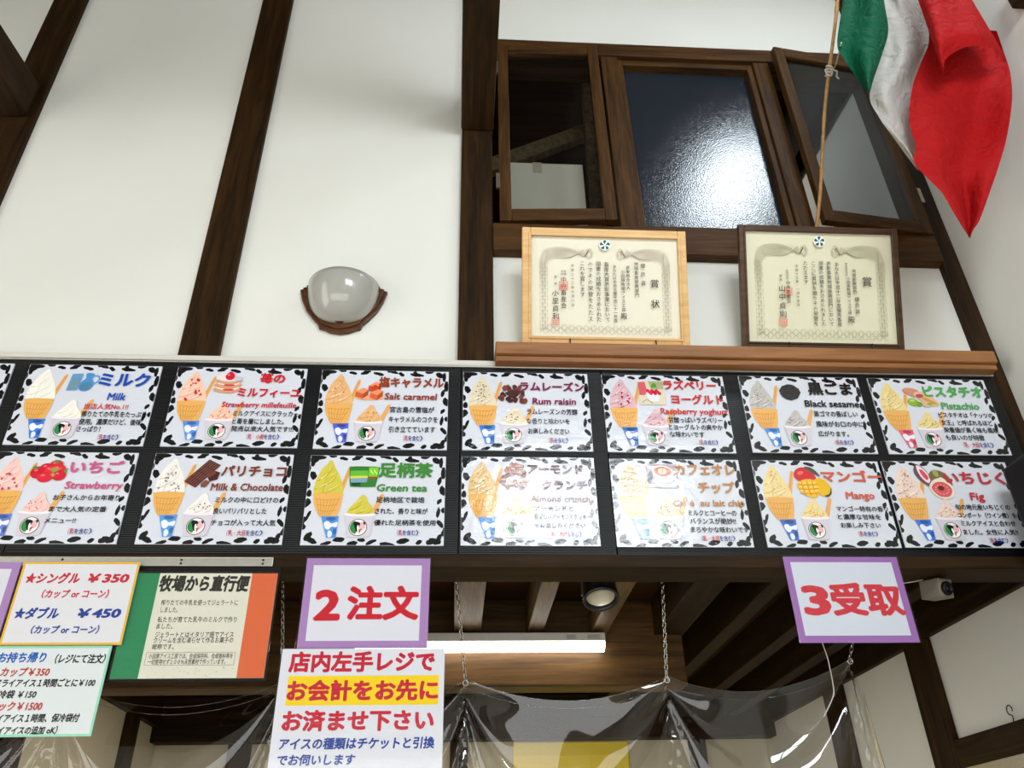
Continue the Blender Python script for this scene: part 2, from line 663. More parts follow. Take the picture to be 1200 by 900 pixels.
# tall window of the wall behind the photographer, where the daylight comes in
b = MB()
for x in (0.19, 0.93, 1.71):
    b.box((x, BACK + 0.0, 3.62), (x + 0.08, BACK + 0.09, 4.44), M['frame_z'])
for z in (3.62, 4.36):
    b.box((0.27, BACK + 0.0, z), (0.93, BACK + 0.09, z + 0.08), M['frame_x'])
    b.box((1.01, BACK + 0.0, z), (1.71, BACK + 0.09, z + 0.08), M['frame_x'])
struct(b.build('window_4', bevel=0.004))

# posts of the plaster wall
for x0, x1 in ((-1.889, -1.748), (-0.958, -0.822)):
    b = MB(); b.box((x0, 0.028, 2.43), (x1, 0.10, CEIL), M['dark_z']); trim(b)
b = MB(); b.box((-0.014, 0.02, 2.43), (0.112, 0.17, CEIL), M['dark_z']); trim(b)
b = MB(); b.box((1.868, 0.02, 2.40), (RIGHT, 0.17, CEIL), M['dark_z']); trim(b)
# tie beams that come out of the posts over the room
b = MB(); b.bar((0.05, 0.02, 4.325), (0.05, BACK, 4.325), 0.135, 0.19, M['dark_y']); trim(b, 0.008)
b = MB(); b.bar((-1.828, 0.028, 4.317), (-2.22, BACK, 4.317), 0.11, 0.19, M['dark_y']); trim(b, 0.008)
# rail high on the right wall
b = MB(); b.box((RIGHT - 0.05, -1.9, 4.085), (RIGHT, -0.72, 4.2), M['dark_y']); trim(b)

# beam under the menu board and what lies behind it
b = MB(); b.box((-1.86, -0.012, HB), (RIGHT, 0.12, 2.362), M['dark_x']); b.box((-1.86, 0.04, 2.362), (RIGHT, 0.12, 2.46), M['dark_x']); trim(b)
b = MB(); b.box((-1.86, 1.05, 2.212), (0.93, 1.18, 2.56), M['back_beam']); trim(b, 0.006)
b = MB(); b.box((-1.86, 2.88, 2.30), (RIGHT, 3.0, 2.55), M['dark_x']); trim(b)
for x0, x1, m in ((-1.66, -1.58, 'joist'), (-1.30, -1.22, 'joist'), (-0.86, -0.79, 'joist'), (-0.45, -0.38, 'joist'),
                  (-0.012, 0.096, 'joist'), (0.284, 0.348, 'joist'), (0.543, 0.612, 'joist'), (0.815, 0.935, 'dark_y'),
                  (1.085, 1.15, 'dark_y'), (1.36, 1.43, 'dark_y'), (1.64, 1.71, 'dark_y')):
    b = MB(); b.box((x0, 0.12, 2.412), (x1, 2.88 if x0 > 0.7 else 1.05, 2.56), M[m]); trim(b)
wall('ceiling_kitchen', [((-1.86, 0.12, 2.56), (RIGHT, 3.1, 2.60))], M['boards'])
wall('wall_kitchen_back', [((-1.86, 3.0, 0), (RIGHT, 3.1, 3.6))], M['plaster_kitchen'])
wall('wall_kitchen_left', [((-1.86, 0.17, 0), (-1.76, 3.0, 2.56))], M['plaster_kitchen'])
for x0, x1 in ((-1.33, -1.2), (-0.03, 0.075), (1.42, 1.52)):
    b = MB(); b.box((x0, 2.96, 0), (x1, 3.0, 2.30), M['dark_z']); trim(b)
b = MB(); b.box((-1.76, 0.17, 2.38), (-1.72, 2.88, 2.56), M['dark_y']); trim(b)
b = MB(); b.box((-1.76, 2.43, 0), (-1.72, 2.56, 2.38), M['dark_z']); trim(b)
b = MB(); b.box((-1.76, 1.2, 0), (-1.72, 1.33, 2.38), M['dark_z']); trim(b)
# right wall beside the counter: plate, posts and the rail over the low window
b = MB(); b.box((RIGHT - 0.03, 0.12, 2.375), (RIGHT, 2.88, 2.56), M['dark_y']); trim(b)
b = MB(); b.box((RIGHT - 0.03, 0.965, 0), (RIGHT, 1.145, 2.375), M['dark_z']); trim(b)
b = MB(); b.box((RIGHT - 0.03, 1.84, 0), (RIGHT, 2.05, 2.375), M['dark_z']); trim(b)
b = MB(); b.box((RIGHT - 0.028, -0.6, 1.885), (RIGHT, 0.965, 1.985), M['dark_y']); trim(b)
wr = MB(); wr.box((RIGHT - 0.022, -0.6, 1.845), (RIGHT, 0.925, 1.885), M['alu']); wr.box((RIGHT - 0.022, 0.925, 1.0), (RIGHT, 0.965, 1.885), M['alu'])
wr = struct(wr.build('window_5'))
wp = MB(); wp.box((RIGHT - 0.012, -0.6, 1.0), (RIGHT - 0.004, 0.925, 1.845), M['plaster_kitchen'])
wp = wp.build('blind', wr, keep=True)

# ------------------------------------------------------------------ loft behind the upper windows
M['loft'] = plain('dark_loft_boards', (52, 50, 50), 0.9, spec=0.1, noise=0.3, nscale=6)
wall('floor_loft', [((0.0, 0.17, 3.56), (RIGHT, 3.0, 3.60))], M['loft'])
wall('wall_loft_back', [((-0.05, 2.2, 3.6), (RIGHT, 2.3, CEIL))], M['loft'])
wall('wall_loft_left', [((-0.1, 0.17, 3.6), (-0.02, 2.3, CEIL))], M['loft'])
b = MB(); b.box((RIGHT - 0.03, 0.17, 3.6), (RIGHT, 0.222, CEIL), M['dark_z']); trim(b)
b = MB()
b.hexa([(RIGHT - 0.03, 0.222, 4.90), (RIGHT - 0.03, 0.36, 5.09), (RIGHT - 0.03, 2.2, 5.12), (RIGHT - 0.03, 2.2, 5.40),
        (RIGHT, 0.222, 4.90), (RIGHT, 0.36, 5.09), (RIGHT, 2.2, 5.12), (RIGHT, 2.2, 5.40)], M['loft'])
b.hexa([(RIGHT - 0.03, 0.222, 4.90), (RIGHT - 0.03, 2.2, 5.40), (RIGHT - 0.03, 2.2, 5.44), (RIGHT - 0.03, 0.222, 5.44),
        (RIGHT, 0.222, 4.90), (RIGHT, 2.2, 5.40), (RIGHT, 2.2, 5.44), (RIGHT, 0.222, 5.44)], M['loft'])
trim(b, 0)
b = MB(); b.bar((-0.02, 0.52, 4.47), (0.64, 0.52, 4.84), 0.05, 0.085, M['joist']); trim(b)
b = MB(); b.bar((0.60, 0.45, 3.6), (0.655, 0.45, 5.4), 0.05, 0.075, M['joist'], up=(1, 0, 0)); trim(b)

# ------------------------------------------------------------------ upper windows
b = MB(); b.box((0.112, 0.005, 3.565), (1.868, 0.17, 3.70), M['frame_x']); trim(b)
b = MB(); b.box((0.112, 0.012, 4.765), (1.868, 0.17, 4.85), M['frame_x']); trim(b)
b = MB(); b.box((0.612, 0.02, 3.70), (0.690, 0.15, 4.765), M['frame_z']); trim(b)
b = MB(); b.box((1.325, 0.02, 3.70), (1.400, 0.15, 4.765), M['frame_z']); trim(b)


def casement(idx, hinge, free, z0, z1, th=0.034, st=0.047, rb=0.06, hx=1):
    """timber sash hinged at one side; hinge and free are (x, y) on its front face"""
    H, F = Vector((hinge[0], hinge[1], 0)), Vector((free[0], free[1], 0))
    d = (F - H).normalized()
    n = Vector((-d.y, d.x, 0))
    if n.y < 0: n = -n
    wd = (F - H).length

    def blk(mb, a, b_, za, zb, t0, t1, m):
        p = [H + d * a + n * t0, H + d * b_ + n * t0, H + d * b_ + n * t1, H + d * a + n * t1]
        mb.hexa([q + Vector((0, 0, za)) for q in p] + [q + Vector((0, 0, zb)) for q in p], m)
    root = struct(thing('window_%d' % idx, (H.x, H.y, z0)))
    mb = MB()
    blk(mb, 0, st, z0, z1, 0, th, M['frame_z']); blk(mb, wd - st, wd, z0, z1, 0, th, M['frame_z'])
    blk(mb, st, wd - st, z0, z0 + rb, 0, th, M['frame_x']); blk(mb, st, wd - st, z1 - rb, z1, 0, th, M['frame_x'])
    mb.build('sash', root, bevel=0.004)
    mb = MB(); blk(mb, st - 0.004, wd - st + 0.004, z0 + rb - 0.004, z1 - rb + 0.004, th * 0.45, th * 0.45 + 0.004, M['pane'])
    mb.build('pane', root)
    for z in (z0 + 0.17, z1 - 0.2):
        mb = MB(); blk(mb, -0.012, 0.004, z, z + 0.08, -0.004, 0.008, M['brass']); mb.build('hinge', root)
    return root


casement(1, (0.137, -0.008), (0.590, -0.030), 3.702, 4.775)
casement(3, (1.866, 0.000), (1.398, -0.062), 3.702, 4.775)
root = struct(thing('window_2', (1.0, 0.05, 3.70)))
b = MB()
b.box((0.690, 0.035, 3.70), (0.716, 0.12, 4.765), M['frame_z']); b.box((1.299, 0.035, 3.70), (1.325, 0.12, 4.765), M['frame_z'])
b.box((0.716, 0.035, 3.70), (1.299, 0.12, 3.735), M['frame_x']); b.box((0.716, 0.035, 4.73), (1.299, 0.12, 4.765), M['frame_x'])
b.build('window_frame', root, bevel=0.003)
b = MB(); b.box((0.71, 0.075, 3.73), (1.305, 0.081, 4.735), M['frosted']); b.build('pane', root)

# ================================================================== MENU BOARD
PAN = ((-2.3, -1.30), (-1.298, -0.002), (0.0, 0.475), (0.477, 1.872))
root = thing('menu_board', (-0.2, 0.02, 2.364), 'long black corrugated menu board full of ice cream flavour cards under the windows', 'menu board')
for x0, x1 in PAN:
    b = MB(); b.box((x0, 0.002, 2.364), (x1, 0.028, 3.032), M['corrugated']); b.build('panel', root, bevel=0.002)
b = MB(); b.box((-2.3, -0.004, 3.032), (1.872, 0.03, 3.056), M['white_metal']); b.build('top_strip', root, bevel=0.003)
b = MB(); b.box((-2.3, -0.008, 3.026), (1.872, 0.002, 3.034), M['alu']); b.build('strip_lip', root, bevel=0.002)
b = MB(); b.box((-2.3, -0.004, 2.358), (1.872, 0.03, 2.366), M['black']); b.build('bottom_strip', root)

# ------------------------------------------------------------------ flavour cards
K = (22, 21, 22)
NB, NR = (44, 54, 140), (192, 48, 60)
WAFER, WAFER2, STICK = (226, 170, 92), (196, 136, 62), (222, 164, 96)
CW, CH = 0.42, 0.2955
CARDS = {
    'milk': (-1.403, 3.009, [
        ('ミルク', 0.235, 0.391, 0.057, 0.052, (28, 72, 165),'T'),
        ('Milk', 0.275, 0.33, 0.12, 0.027, (28, 72, 165),'E'),
        ('当店人気No.1!!', 0.211, 0.347, 0.158, 0.021, (196, 32, 44),'B'),
        ('搾りたての牛乳をたっぷり', 0.21, 0.407, 0.186, 0.022, (20, 20, 20),'B'),
        ('使用。濃厚だけど、後味', 0.21, 0.399, 0.214, 0.022, (20, 20, 20),'B'),
        ('さっぱり！', 0.209, 0.28, 0.24, 0.021, (20, 20, 20),'B'),
        ('N乳', 0.27, 0.357, 0.268, 0.019, 0, 'N'),
    ]),
    'mille': (-0.931, 3.009, [
        ('苺の', 0.273, 0.351, 0.042, 0.037, (196, 32, 44),'T'),
        ('ミルフィーユ', 0.209, 0.407, 0.097, 0.035, (196, 32, 44),'T'),
        ('Strawberry millefeuille', 0.165, 0.4, 0.143, 0.02, (190, 40, 60),'E'),
        ('ミルクアイスにクラッカー', 0.206, 0.41, 0.176, 0.021, (20, 20, 20),'B'),
        ('と苺を層にしました。', 0.207, 0.369, 0.205, 0.021, (20, 20, 20),'B'),
        ('発売以来大人気です!!!', 0.208, 0.402, 0.232, 0.02, (20, 20, 20),'B'),
        ('N乳・小麦', 0.251, 0.377, 0.26, 0.018, 0, 'N'),
    ]),
    'caramel': (-0.462, 3.007, [
        ('塩キャラメル', 0.192, 0.403, 0.047, 0.039, (140, 60, 35),'T'),
        ('Salt caramel', 0.213, 0.383, 0.101, 0.025, (140, 55, 35),'E'),
        ('宮古島の雪塩が', 0.233, 0.376, 0.152, 0.022, (20, 20, 20),'B'),
        ('キャラメルのコクを', 0.231, 0.388, 0.188, 0.022, (20, 20, 20),'B'),
        ('引き立てています', 0.233, 0.381, 0.225, 0.022, (20, 20, 20),'B'),
        ('N乳', 0.273, 0.357, 0.257, 0.019, 0, 'N'),
    ]),
    'rum': (0.007, 3.008, [
        ('ラムレーズン', 0.19, 0.404, 0.056, 0.035, (120, 30, 70),'T'),
        ('Rum raisin', 0.23, 0.374, 0.112, 0.025, (125, 30, 75),'E'),
        ('ラムレーズンの芳醇', 0.21, 0.377, 0.153, 0.021, (20, 20, 20),'B'),
        ('な香りと味わいを', 0.209, 0.349, 0.189, 0.021, (20, 20, 20),'B'),
        ('お楽しみください', 0.212, 0.346, 0.226, 0.021, (20, 20, 20),'B'),
        ('N乳', 0.271, 0.356, 0.259, 0.019, 0, 'N'),
    ]),
    'rasp': (0.475, 3.007, [
        ('ラズベリー', 0.21, 0.389, 0.04, 0.037, (195, 45, 45),'T'),
        ('ヨーグルト', 0.23, 0.405, 0.096, 0.037, (195, 45, 45),'T'),
        ('Raspberry yoghurt', 0.188, 0.415, 0.142, 0.023, (195, 50, 50),'E'),
        ('甘酸っぱいラズベリー', 0.211, 0.392, 0.176, 0.022, (20, 20, 20),'B'),
        ('とヨーグルトの爽やか', 0.208, 0.388, 0.203, 0.021, (20, 20, 20),'B'),
        ('な味わいです', 0.209, 0.323, 0.23, 0.021, (20, 20, 20),'B'),
        ('N乳', 0.293, 0.38, 0.259, 0.018, 0, 'N'),
    ]),
    'sesame': (0.951, 3.011, [
        ('黒ごま', 0.236, 0.387, 0.049, 0.049, (20, 20, 20),'T'),
        ('Black sesame', 0.211, 0.399, 0.108, 0.026, (20, 20, 20),'E'),
        ('黒ゴマの香ばしい', 0.234, 0.385, 0.149, 0.022, (20, 20, 20),'B'),
        ('風味がお口の中に', 0.233, 0.396, 0.188, 0.022, (20, 20, 20),'B'),
        ('広がります。', 0.233, 0.335, 0.225, 0.021, (20, 20, 20),'B'),
        ('N乳', 0.274, 0.36, 0.257, 0.018, 0, 'N'),
    ]),
    'pist': (1.409, 3.011, [
        ('ピスタチオ', 0.186, 0.394, 0.053, 0.045, (70, 160, 70),'T'),
        ('Pistachio', 0.232, 0.365, 0.109, 0.027, (70, 155, 75),'E'),
        ('ピスタチオは「ナッツの', 0.211, 0.402, 0.146, 0.021, (20, 20, 20),'B'),
        ('女王」と呼ばれるほど', 0.212, 0.391, 0.176, 0.021, (20, 20, 20),'B'),
        ('栄養価が高く味も風味', 0.212, 0.402, 0.204, 0.021, (20, 20, 20),'B'),
        ('も良いのが特徴', 0.21, 0.343, 0.233, 0.021, (20, 20, 20),'B'),
        ('N乳・大豆', 0.253, 0.382, 0.26, 0.019, 0, 'N'),
    ]),
    'ichigo': (-1.409, 2.689, [
        ('いちご', 0.232, 0.386, 0.052, 0.042, (195, 85, 130),'T'),
        ('Strawberry', 0.231, 0.398, 0.111, 0.024, (195, 80, 125),'E'),
        ('お子さんからお年寄り', 0.207, 0.399, 0.152, 0.018, (20, 20, 20),'B'),
        ('まで大人気の定番', 0.205, 0.369, 0.189, 0.018, (20, 20, 20),'B'),
        ('メニュー!!', 0.203, 0.29, 0.225, 0.018, (20, 20, 20),'B'),
        ('N乳', 0.268, 0.361, 0.258, 0.017, 0, 'N'),
    ]),
    'choco': (-0.937, 2.689, [
        ('パリチョコ', 0.211, 0.404, 0.06, 0.037, (120, 55, 40),'T'),
        ('Milk & Chocolate', 0.187, 0.401, 0.113, 0.024, (125, 55, 40),'E'),
        ('ミルクの中に口どけの', 0.207, 0.393, 0.156, 0.019, (20, 20, 20),'B'),
        ('良いパリパリとした', 0.208, 0.363, 0.192, 0.019, (20, 20, 20),'B'),
        ('チョコが入って大人気', 0.207, 0.394, 0.229, 0.019, (20, 20, 20),'B'),
        ('N乳・大豆', 0.248, 0.377, 0.261, 0.017, 0, 'N'),
    ]),
    'tea': (-0.464, 2.688, [
        ('足柄茶', 0.215, 0.379, 0.051, 0.049, (60, 130, 50),'T'),
        ('Green tea', 0.212, 0.364, 0.11, 0.024, (60, 130, 50),'E'),
        ('足柄地区で栽培', 0.212, 0.358, 0.151, 0.019, (20, 20, 20),'B'),
        ('された、香りと味が', 0.211, 0.369, 0.188, 0.019, (20, 20, 20),'B'),
        ('優れた足柄茶を使用', 0.211, 0.394, 0.225, 0.018, (20, 20, 20),'B'),
        ('N乳', 0.272, 0.36, 0.257, 0.017, 0, 'N'),
    ]),
    'almond': (0.006, 2.689, [
        ('アーモンド', 0.208, 0.381, 0.043, 0.033, (85, 45, 40),'T'),
        ('クランチ', 0.251, 0.392, 0.097, 0.032, (95, 60, 70),'T'),
        ('Almond crunch', 0.213, 0.398, 0.143, 0.02, (95, 45, 40),'E'),
        ('アーモンドと', 0.224, 0.344, 0.176, 0.018, (20, 20, 20),'B'),
        ('香ばしいアーモンドクッキー', 0.223, 0.396, 0.203, 0.018, (20, 20, 20),'B'),
        ('をお楽しみください', 0.222, 0.378, 0.231, 0.017, (20, 20, 20),'B'),
        ('N乳・大豆', 0.26, 0.38, 0.259, 0.016, 0, 'N'),
    ]),
    'cafe': (0.476, 2.687, [
        ('カフェオレ', 0.208, 0.401, 0.037, 0.04, (180, 125, 70),'T'),
        ('チップ', 0.275, 0.39, 0.1, 0.039, (180, 125, 70),'T'),
        ('Caf é  au lait chip', 0.187, 0.413, 0.152, 0.021, (180, 125, 75),'E'),
        ('ミルクとコーヒーの', 0.231, 0.382, 0.186, 0.02, (20, 20, 20),'B'),
        ('バランスが絶妙!!', 0.233, 0.376, 0.213, 0.02, (20, 20, 20),'B'),
        ('まろやかな味わいです', 0.231, 0.412, 0.241, 0.019, (20, 20, 20),'B'),
        ('N乳・大豆', 0.252, 0.381, 0.269, 0.017, 0, 'N'),
    ]),
    'mango': (0.939, 2.687, [
        ('マンゴー', 0.22, 0.415, 0.057, 0.04, (200, 85, 60),'T'),
        ('Mango', 0.284, 0.376, 0.122, 0.025, (200, 85, 60),'E'),
        ('マンゴー特有の香り', 0.242, 0.408, 0.169, 0.018, (20, 20, 20),'B'),
        ('と濃厚な甘味を', 0.24, 0.378, 0.196, 0.018, (20, 20, 20),'B'),
        ('お楽しみ下さい', 0.243, 0.37, 0.224, 0.018, (20, 20, 20),'B'),
        ('N乳', 0.285, 0.369, 0.252, 0.016, 0, 'N'),
    ]),
    'fig': (1.37, 2.687, [
        ('いちじく', 0.194, 0.394, 0.06, 0.044, (180, 40, 60),'T'),
        ('Fig', 0.259, 0.305, 0.124, 0.026, (190, 45, 60),'E'),
        ('旬の地元産いちじくの', 0.198, 0.377, 0.162, 0.019, (20, 20, 20),'B'),
        ('コンポート（ワイン煮）を', 0.197, 0.388, 0.19, 0.018, (20, 20, 20),'B'),
        ('ミルクアイスと合わせ', 0.198, 0.376, 0.217, 0.018, (20, 20, 20),'B'),
        ('ました。女性に人気!!', 0.197, 0.374, 0.246, 0.018, (20, 20, 20),'B'),
        ('N乳', 0.264, 0.347, 0.273, 0.017, 0, 'N'),
    ]),
}
# flavour: ice, ripple, fleck, wafer, wrapper
LOOK = {
    'milk': ((240, 236, 226), (216, 208, 188), None, (60, 120, 210)),
    'mille': ((238, 196, 172), (226, 160, 140), (206, 40, 52), (90, 140, 220)),
    'caramel': ((226, 176, 120), (204, 146, 88), (180, 96, 46), (84, 96, 200)),
    'rum': ((222, 208, 180), (198, 182, 150), (84, 64, 48), (64, 124, 204)),
    'rasp': ((214, 176, 184), (186, 140, 152), (178, 30, 66), (56, 108, 192)),
    'sesame': ((190, 184, 180), (152, 146, 144), (110, 106, 106), (84, 142, 216)),
    'pist': ((226, 206, 140), (198, 172, 104), (160, 130, 70), (224, 92, 110)),
    'ichigo': ((236, 196, 188), (220, 164, 160), (200, 70, 84), (96, 120, 200)),
    'choco': ((236, 230, 224), (206, 196, 190), (50, 36, 34), (84, 148, 216)),
    'tea': ((206, 192, 70), (178, 164, 44), None, (78, 140, 214)),
    'almond': ((216, 182, 122), (186, 148, 90), (140, 90, 50), (80, 142, 220)),
    'cafe': ((206, 184, 140), (180, 152, 106), (120, 90, 60), (80, 142, 220)),
    'mango': ((232, 208, 148), (210, 180, 112), (190, 140, 70), (70, 108, 190)),
    'fig': ((230, 206, 192), (206, 174, 160), (170, 90, 96), (60, 116, 206)),
}
ABOUT = {
    'milk': 'milk card with blue lettering, a glass and a blue jug',
    'mille': 'red lettered strawberry millefeuille card with a layered cake slice',
    'caramel': 'salt caramel card with brown lettering and caramel cubes',
    'rum': 'rum raisin card with purple lettering and a heap of raisins',
    'rasp': 'raspberry yoghurt card with a small square berry photo',
    'sesame': 'black sesame card with black lettering and a heap of seeds',
    'pist': 'pistachio card with green lettering and a pink cone wrapper',
    'ichigo': 'strawberry card with pink lettering and whole red strawberries',
    'choco': 'milk and chocolate card with brown lettering and a chocolate bar',
    'tea': 'green tea card with green lettering and a green tea pack',
    'almond': 'almond crunch card with maroon lettering and a nut cluster, in window glare',
    'cafe': 'cafe au lait chip card with a coffee cup photo, glare on its left',
    'mango': 'mango card with orange lettering and a cut mango',
    'fig': 'fig card with red lettering and cut figs at the right end',
}
# the cow-patch border, the same on every card: u, v, half sizes, turn (fractions of the card)
PATCH = [(0.03, 0.045, .035, .035, 0.2), (0.055, 0.02, .05, .026, 0), (0.022, .075, .018, .045, 0),
         (0.16, 0.0, .03, .02, 0), (0.245, 0.038, .027, .018, .1), (0.345, 0.025, .034, .024, -.2), (0.45, 0.045, .037, .017, .1),
         (0.53, 0.0, .025, .016, 0), (0.565, 0.02, .026, .018, .3), (0.625, 0.045, .021, .02, .4), (0.75, 0.05, .045, .02, 0), (0.735, 0.035, .02, .025, 0),
         (0.85, 0.005, .03, .022, 0), (0.93, 0.05, .035, .022, .4), (0.965, .075, .016, .04, 0),
         (0.985, 0.2, .02, .045, 0), (0.957, 0.29, .014, .035, .4), (0.985, 0.4, .02, .05, 0), (0.96, 0.52, .013, .03, .3), (0.955, 0.645, .011, .055, .2),
         (0.99, 0.62, .012, .03, 0), (0.97, 0.77, .017, .033, -.5), (1.0, 0.86, .02, .035, 0),
         (0.94, 0.955, .035, .03, .5), (0.965, 0.92, .014, .04, .2), (0.9, 0.965, .03, .018, 0), (0.825, 0.965, .023, .017, -.2), (0.71, 0.955, .042, .022, 0),
         (0.605, 1.0, .045, .028, 0), (0.49, 0.965, .032, .018, -.5), (0.42, 0.945, .022, .018, .4), (0.355, 0.995, .04, .028, 0), (0.265, 0.94, .048, .018, 0),
         (0.175, 0.985, .034, .02, -.2), (0.07, 0.95, .05, .02, .3), (0.045, 0.91, .022, .04, .3),
         (0.0, 0.8, .02, .035, 0), (0.03, 0.69, .014, .04, .35), (0.0, .74, .02, .03, 0), (0.005, 0.545, .028, .045, 0), (0.02, 0.44, .02, .028, .3),
         (0.0, 0.34, .018, .04, 0), (0.035, 0.235, .022, .035, .2), (0.0, 0.16, .012, .03, 0)]
_pr = random.Random(5)
PATCHPOLY = []
for (u, v, a, bb, r) in PATCH:
    pts = []
    ph = _pr.uniform(0, 6)
    for i in range(10):
        t = 2 * PI * i / 10
        j = 1 + 0.22 * math.sin(2 * t + ph) + _pr.uniform(-.14, .14)
        x, y = a * 1.12 * CW * math.cos(t) * j, bb * 1.3 * CH * math.sin(t) * j
        pts.append((min(max(u * CW + x * math.cos(r) - y * math.sin(r), 0.0006), CW - 0.0006),
                    min(max(v * CH + x * math.sin(r) + y * math.cos(r), 0.0006), CH - 0.0006)))
    PATCHPOLY.append(pts)


class Sub:
    """unit square of a sheet: draws into a box given in fractions of the card"""
    def __init__(s, art, u0, v0, u1, v1):
        s.a = art; s.u0 = u0 * CW; s.v0 = v0 * CH; s.w = (u1 - u0) * CW; s.h = (v1 - v0) * CH

    def p(s, pts): return [(s.u0 + x * s.w, s.v0 + y * s.h) for x, y in pts]
    def poly(s, pts, c, k=3): s.a.poly(s.p(pts), c, k)
    def smooth(s, pts, c, k=3, n=3): s.a.poly([(q.x, q.y) for q in catmull([(x, y, 0) for x, y in s.p(pts)], n, True)], c, k)
    def ell(s, x, y, a, b, c, k=3, rot=0, n=16, jit=0, rng=None):
        s.a.ell(s.u0 + x * s.w, s.v0 + y * s.h, a * s.w, b * s.h, c, k, n, rot, jit, rng)
    def line(s, pts, wd, c, k=4, taper=False):
        s.a.stroke([(q.x, q.y) for q in catmull([(x, y, 0) for x, y in s.p(pts)], 4)], wd * s.w, c, k, taper)


def soft_cone(A, name, rng):
    ice, rip, fleck, wrap = LOOK[name]
    S_ = Sub(A, 0.05, 0.06, 0.262, 0.46)
    # biscuit stick behind the ice
    st = Sub(A, 0.235, 0.12, 0.315, 0.42)
    st.poly([(0.0, .86), (.62, .08), (.8, 0), (.95, .05), (.92, .16), (.32, 1.0)], STICK, 2)
    st.line([(.15, .86), (.8, .1)], .05, (198, 138, 72), 3)
    S_.smooth([(0.0, .93), (0.02, .66), (.1, .45), (.2, .26), (.36, .1), (.46, 0), (.56, .05), (.66, .22), (.80, .4), (.93, .64), (1, .92), (.9, 1), (.5, 1.03), (.1, 1)], ice, 3)
    for (pts, wd) in ((((.08, .6), (.3, .5), (.55, .28), (.56, .08)), .05), (((.02, .84), (.3, .78), (.66, .55), (.72, .34)), .05),
                      (((.1, .97), (.5, .92), (.84, .74), (.88, .6)), .045), (((.3, .95), (.36, .6), (.42, .3), (.45, .08)), .03)):
        S_.line(pts, wd, rip, 4, True)
    hi = tuple(min(255, int(v + (255 - v) * .45)) for v in ice)
    for pts in (((.2, .55), (.42, .36), (.48, .12)), ((.2, .74), (.5, .64), (.66, .46)), ((.5, .85), (.74, .76), (.86, .66))):
        S_.line(pts, .05, hi, 4, True)
    tones = (rip, hi, tuple(int(.5 * a + .5 * b_) for a, b_ in zip(ice, rip)), hi, rip)
    for i in range(16):                                   # the soft folds of the served ice
        y0 = rng.uniform(.12, .9)
        w0 = .1 + .38 * y0
        x0_ = .47 + rng.uniform(-.9, .3) * w0
        S_.line([(x0_, y0), (x0_ + .12 * w0 * 2, y0 - .04), (min(x0_ + .5 * w0 * 1.6, .5 + w0), y0 - rng.uniform(.08, .16))], rng.uniform(.014, .034), tones[i % 5], 4, True)
    if fleck:
        for i in range(26 if name in ('rum', 'choco', 'fig') else 12):
            y = rng.uniform(.2, .95)
            x = .47 + rng.uniform(-1, 1) * .42 * min(1, y + .05)
            r = rng.uniform(.012, .028) * (2.2 if name in ('mille', 'rasp', 'ichigo') else 1)
            S_.ell(x, y, r, r * rng.uniform(.5, 1.2), fleck, 5, rng.uniform(0, 3), 7)
    c = Sub(A, 0.055, 0.45, 0.262, 0.70)
    c.smooth([(0, .0), (0.0, .12), (.06, .5), (.3, 1), (.55, 1.03), (.84, 1), (.96, .5), (1, .1), (.98, -.02), (.5, -.04)], WAFER, 4)
    for i in range(7):
        x = .12 + i * .127
        c.line([(x, .22), (.44 + (x - .5) * .45, .96)], .018, WAFER2, 5)
    for y in (.2, .45, .7):
        k = .03 + y * .22
        c.line([(k, y), (.5, y + .07), (1 - k, y)], .018, WAFER2, 5)
    w_ = Sub(A, 0.125, 0.695, 0.248, 0.925)
    dk = tuple(int(v * .72) for v in wrap)
    w_.poly([(0, 0), (1, -.02), (.95, 1.0), (.42, 1.0)], wrap, 4)
    w_.smooth([(.2, .3), (.42, .22), (.62, .34), (.96, .26), (.93, .5), (.66, .48), (.5, .62), (.3, .56)], (226, 230, 240), 5)
    w_.smooth([(.46, .72), (.6, .66), (.72, .8), (.66, .96), (.5, .96)], (220, 226, 240), 5)
    w_.smooth([(.3, .06), (.6, .03), (.86, .1), (.7, .2), (.4, .18)], dk, 5)
    w_.smooth([(.74, .62), (.94, .58), (.93, .8), (.8, .84)], dk, 5)


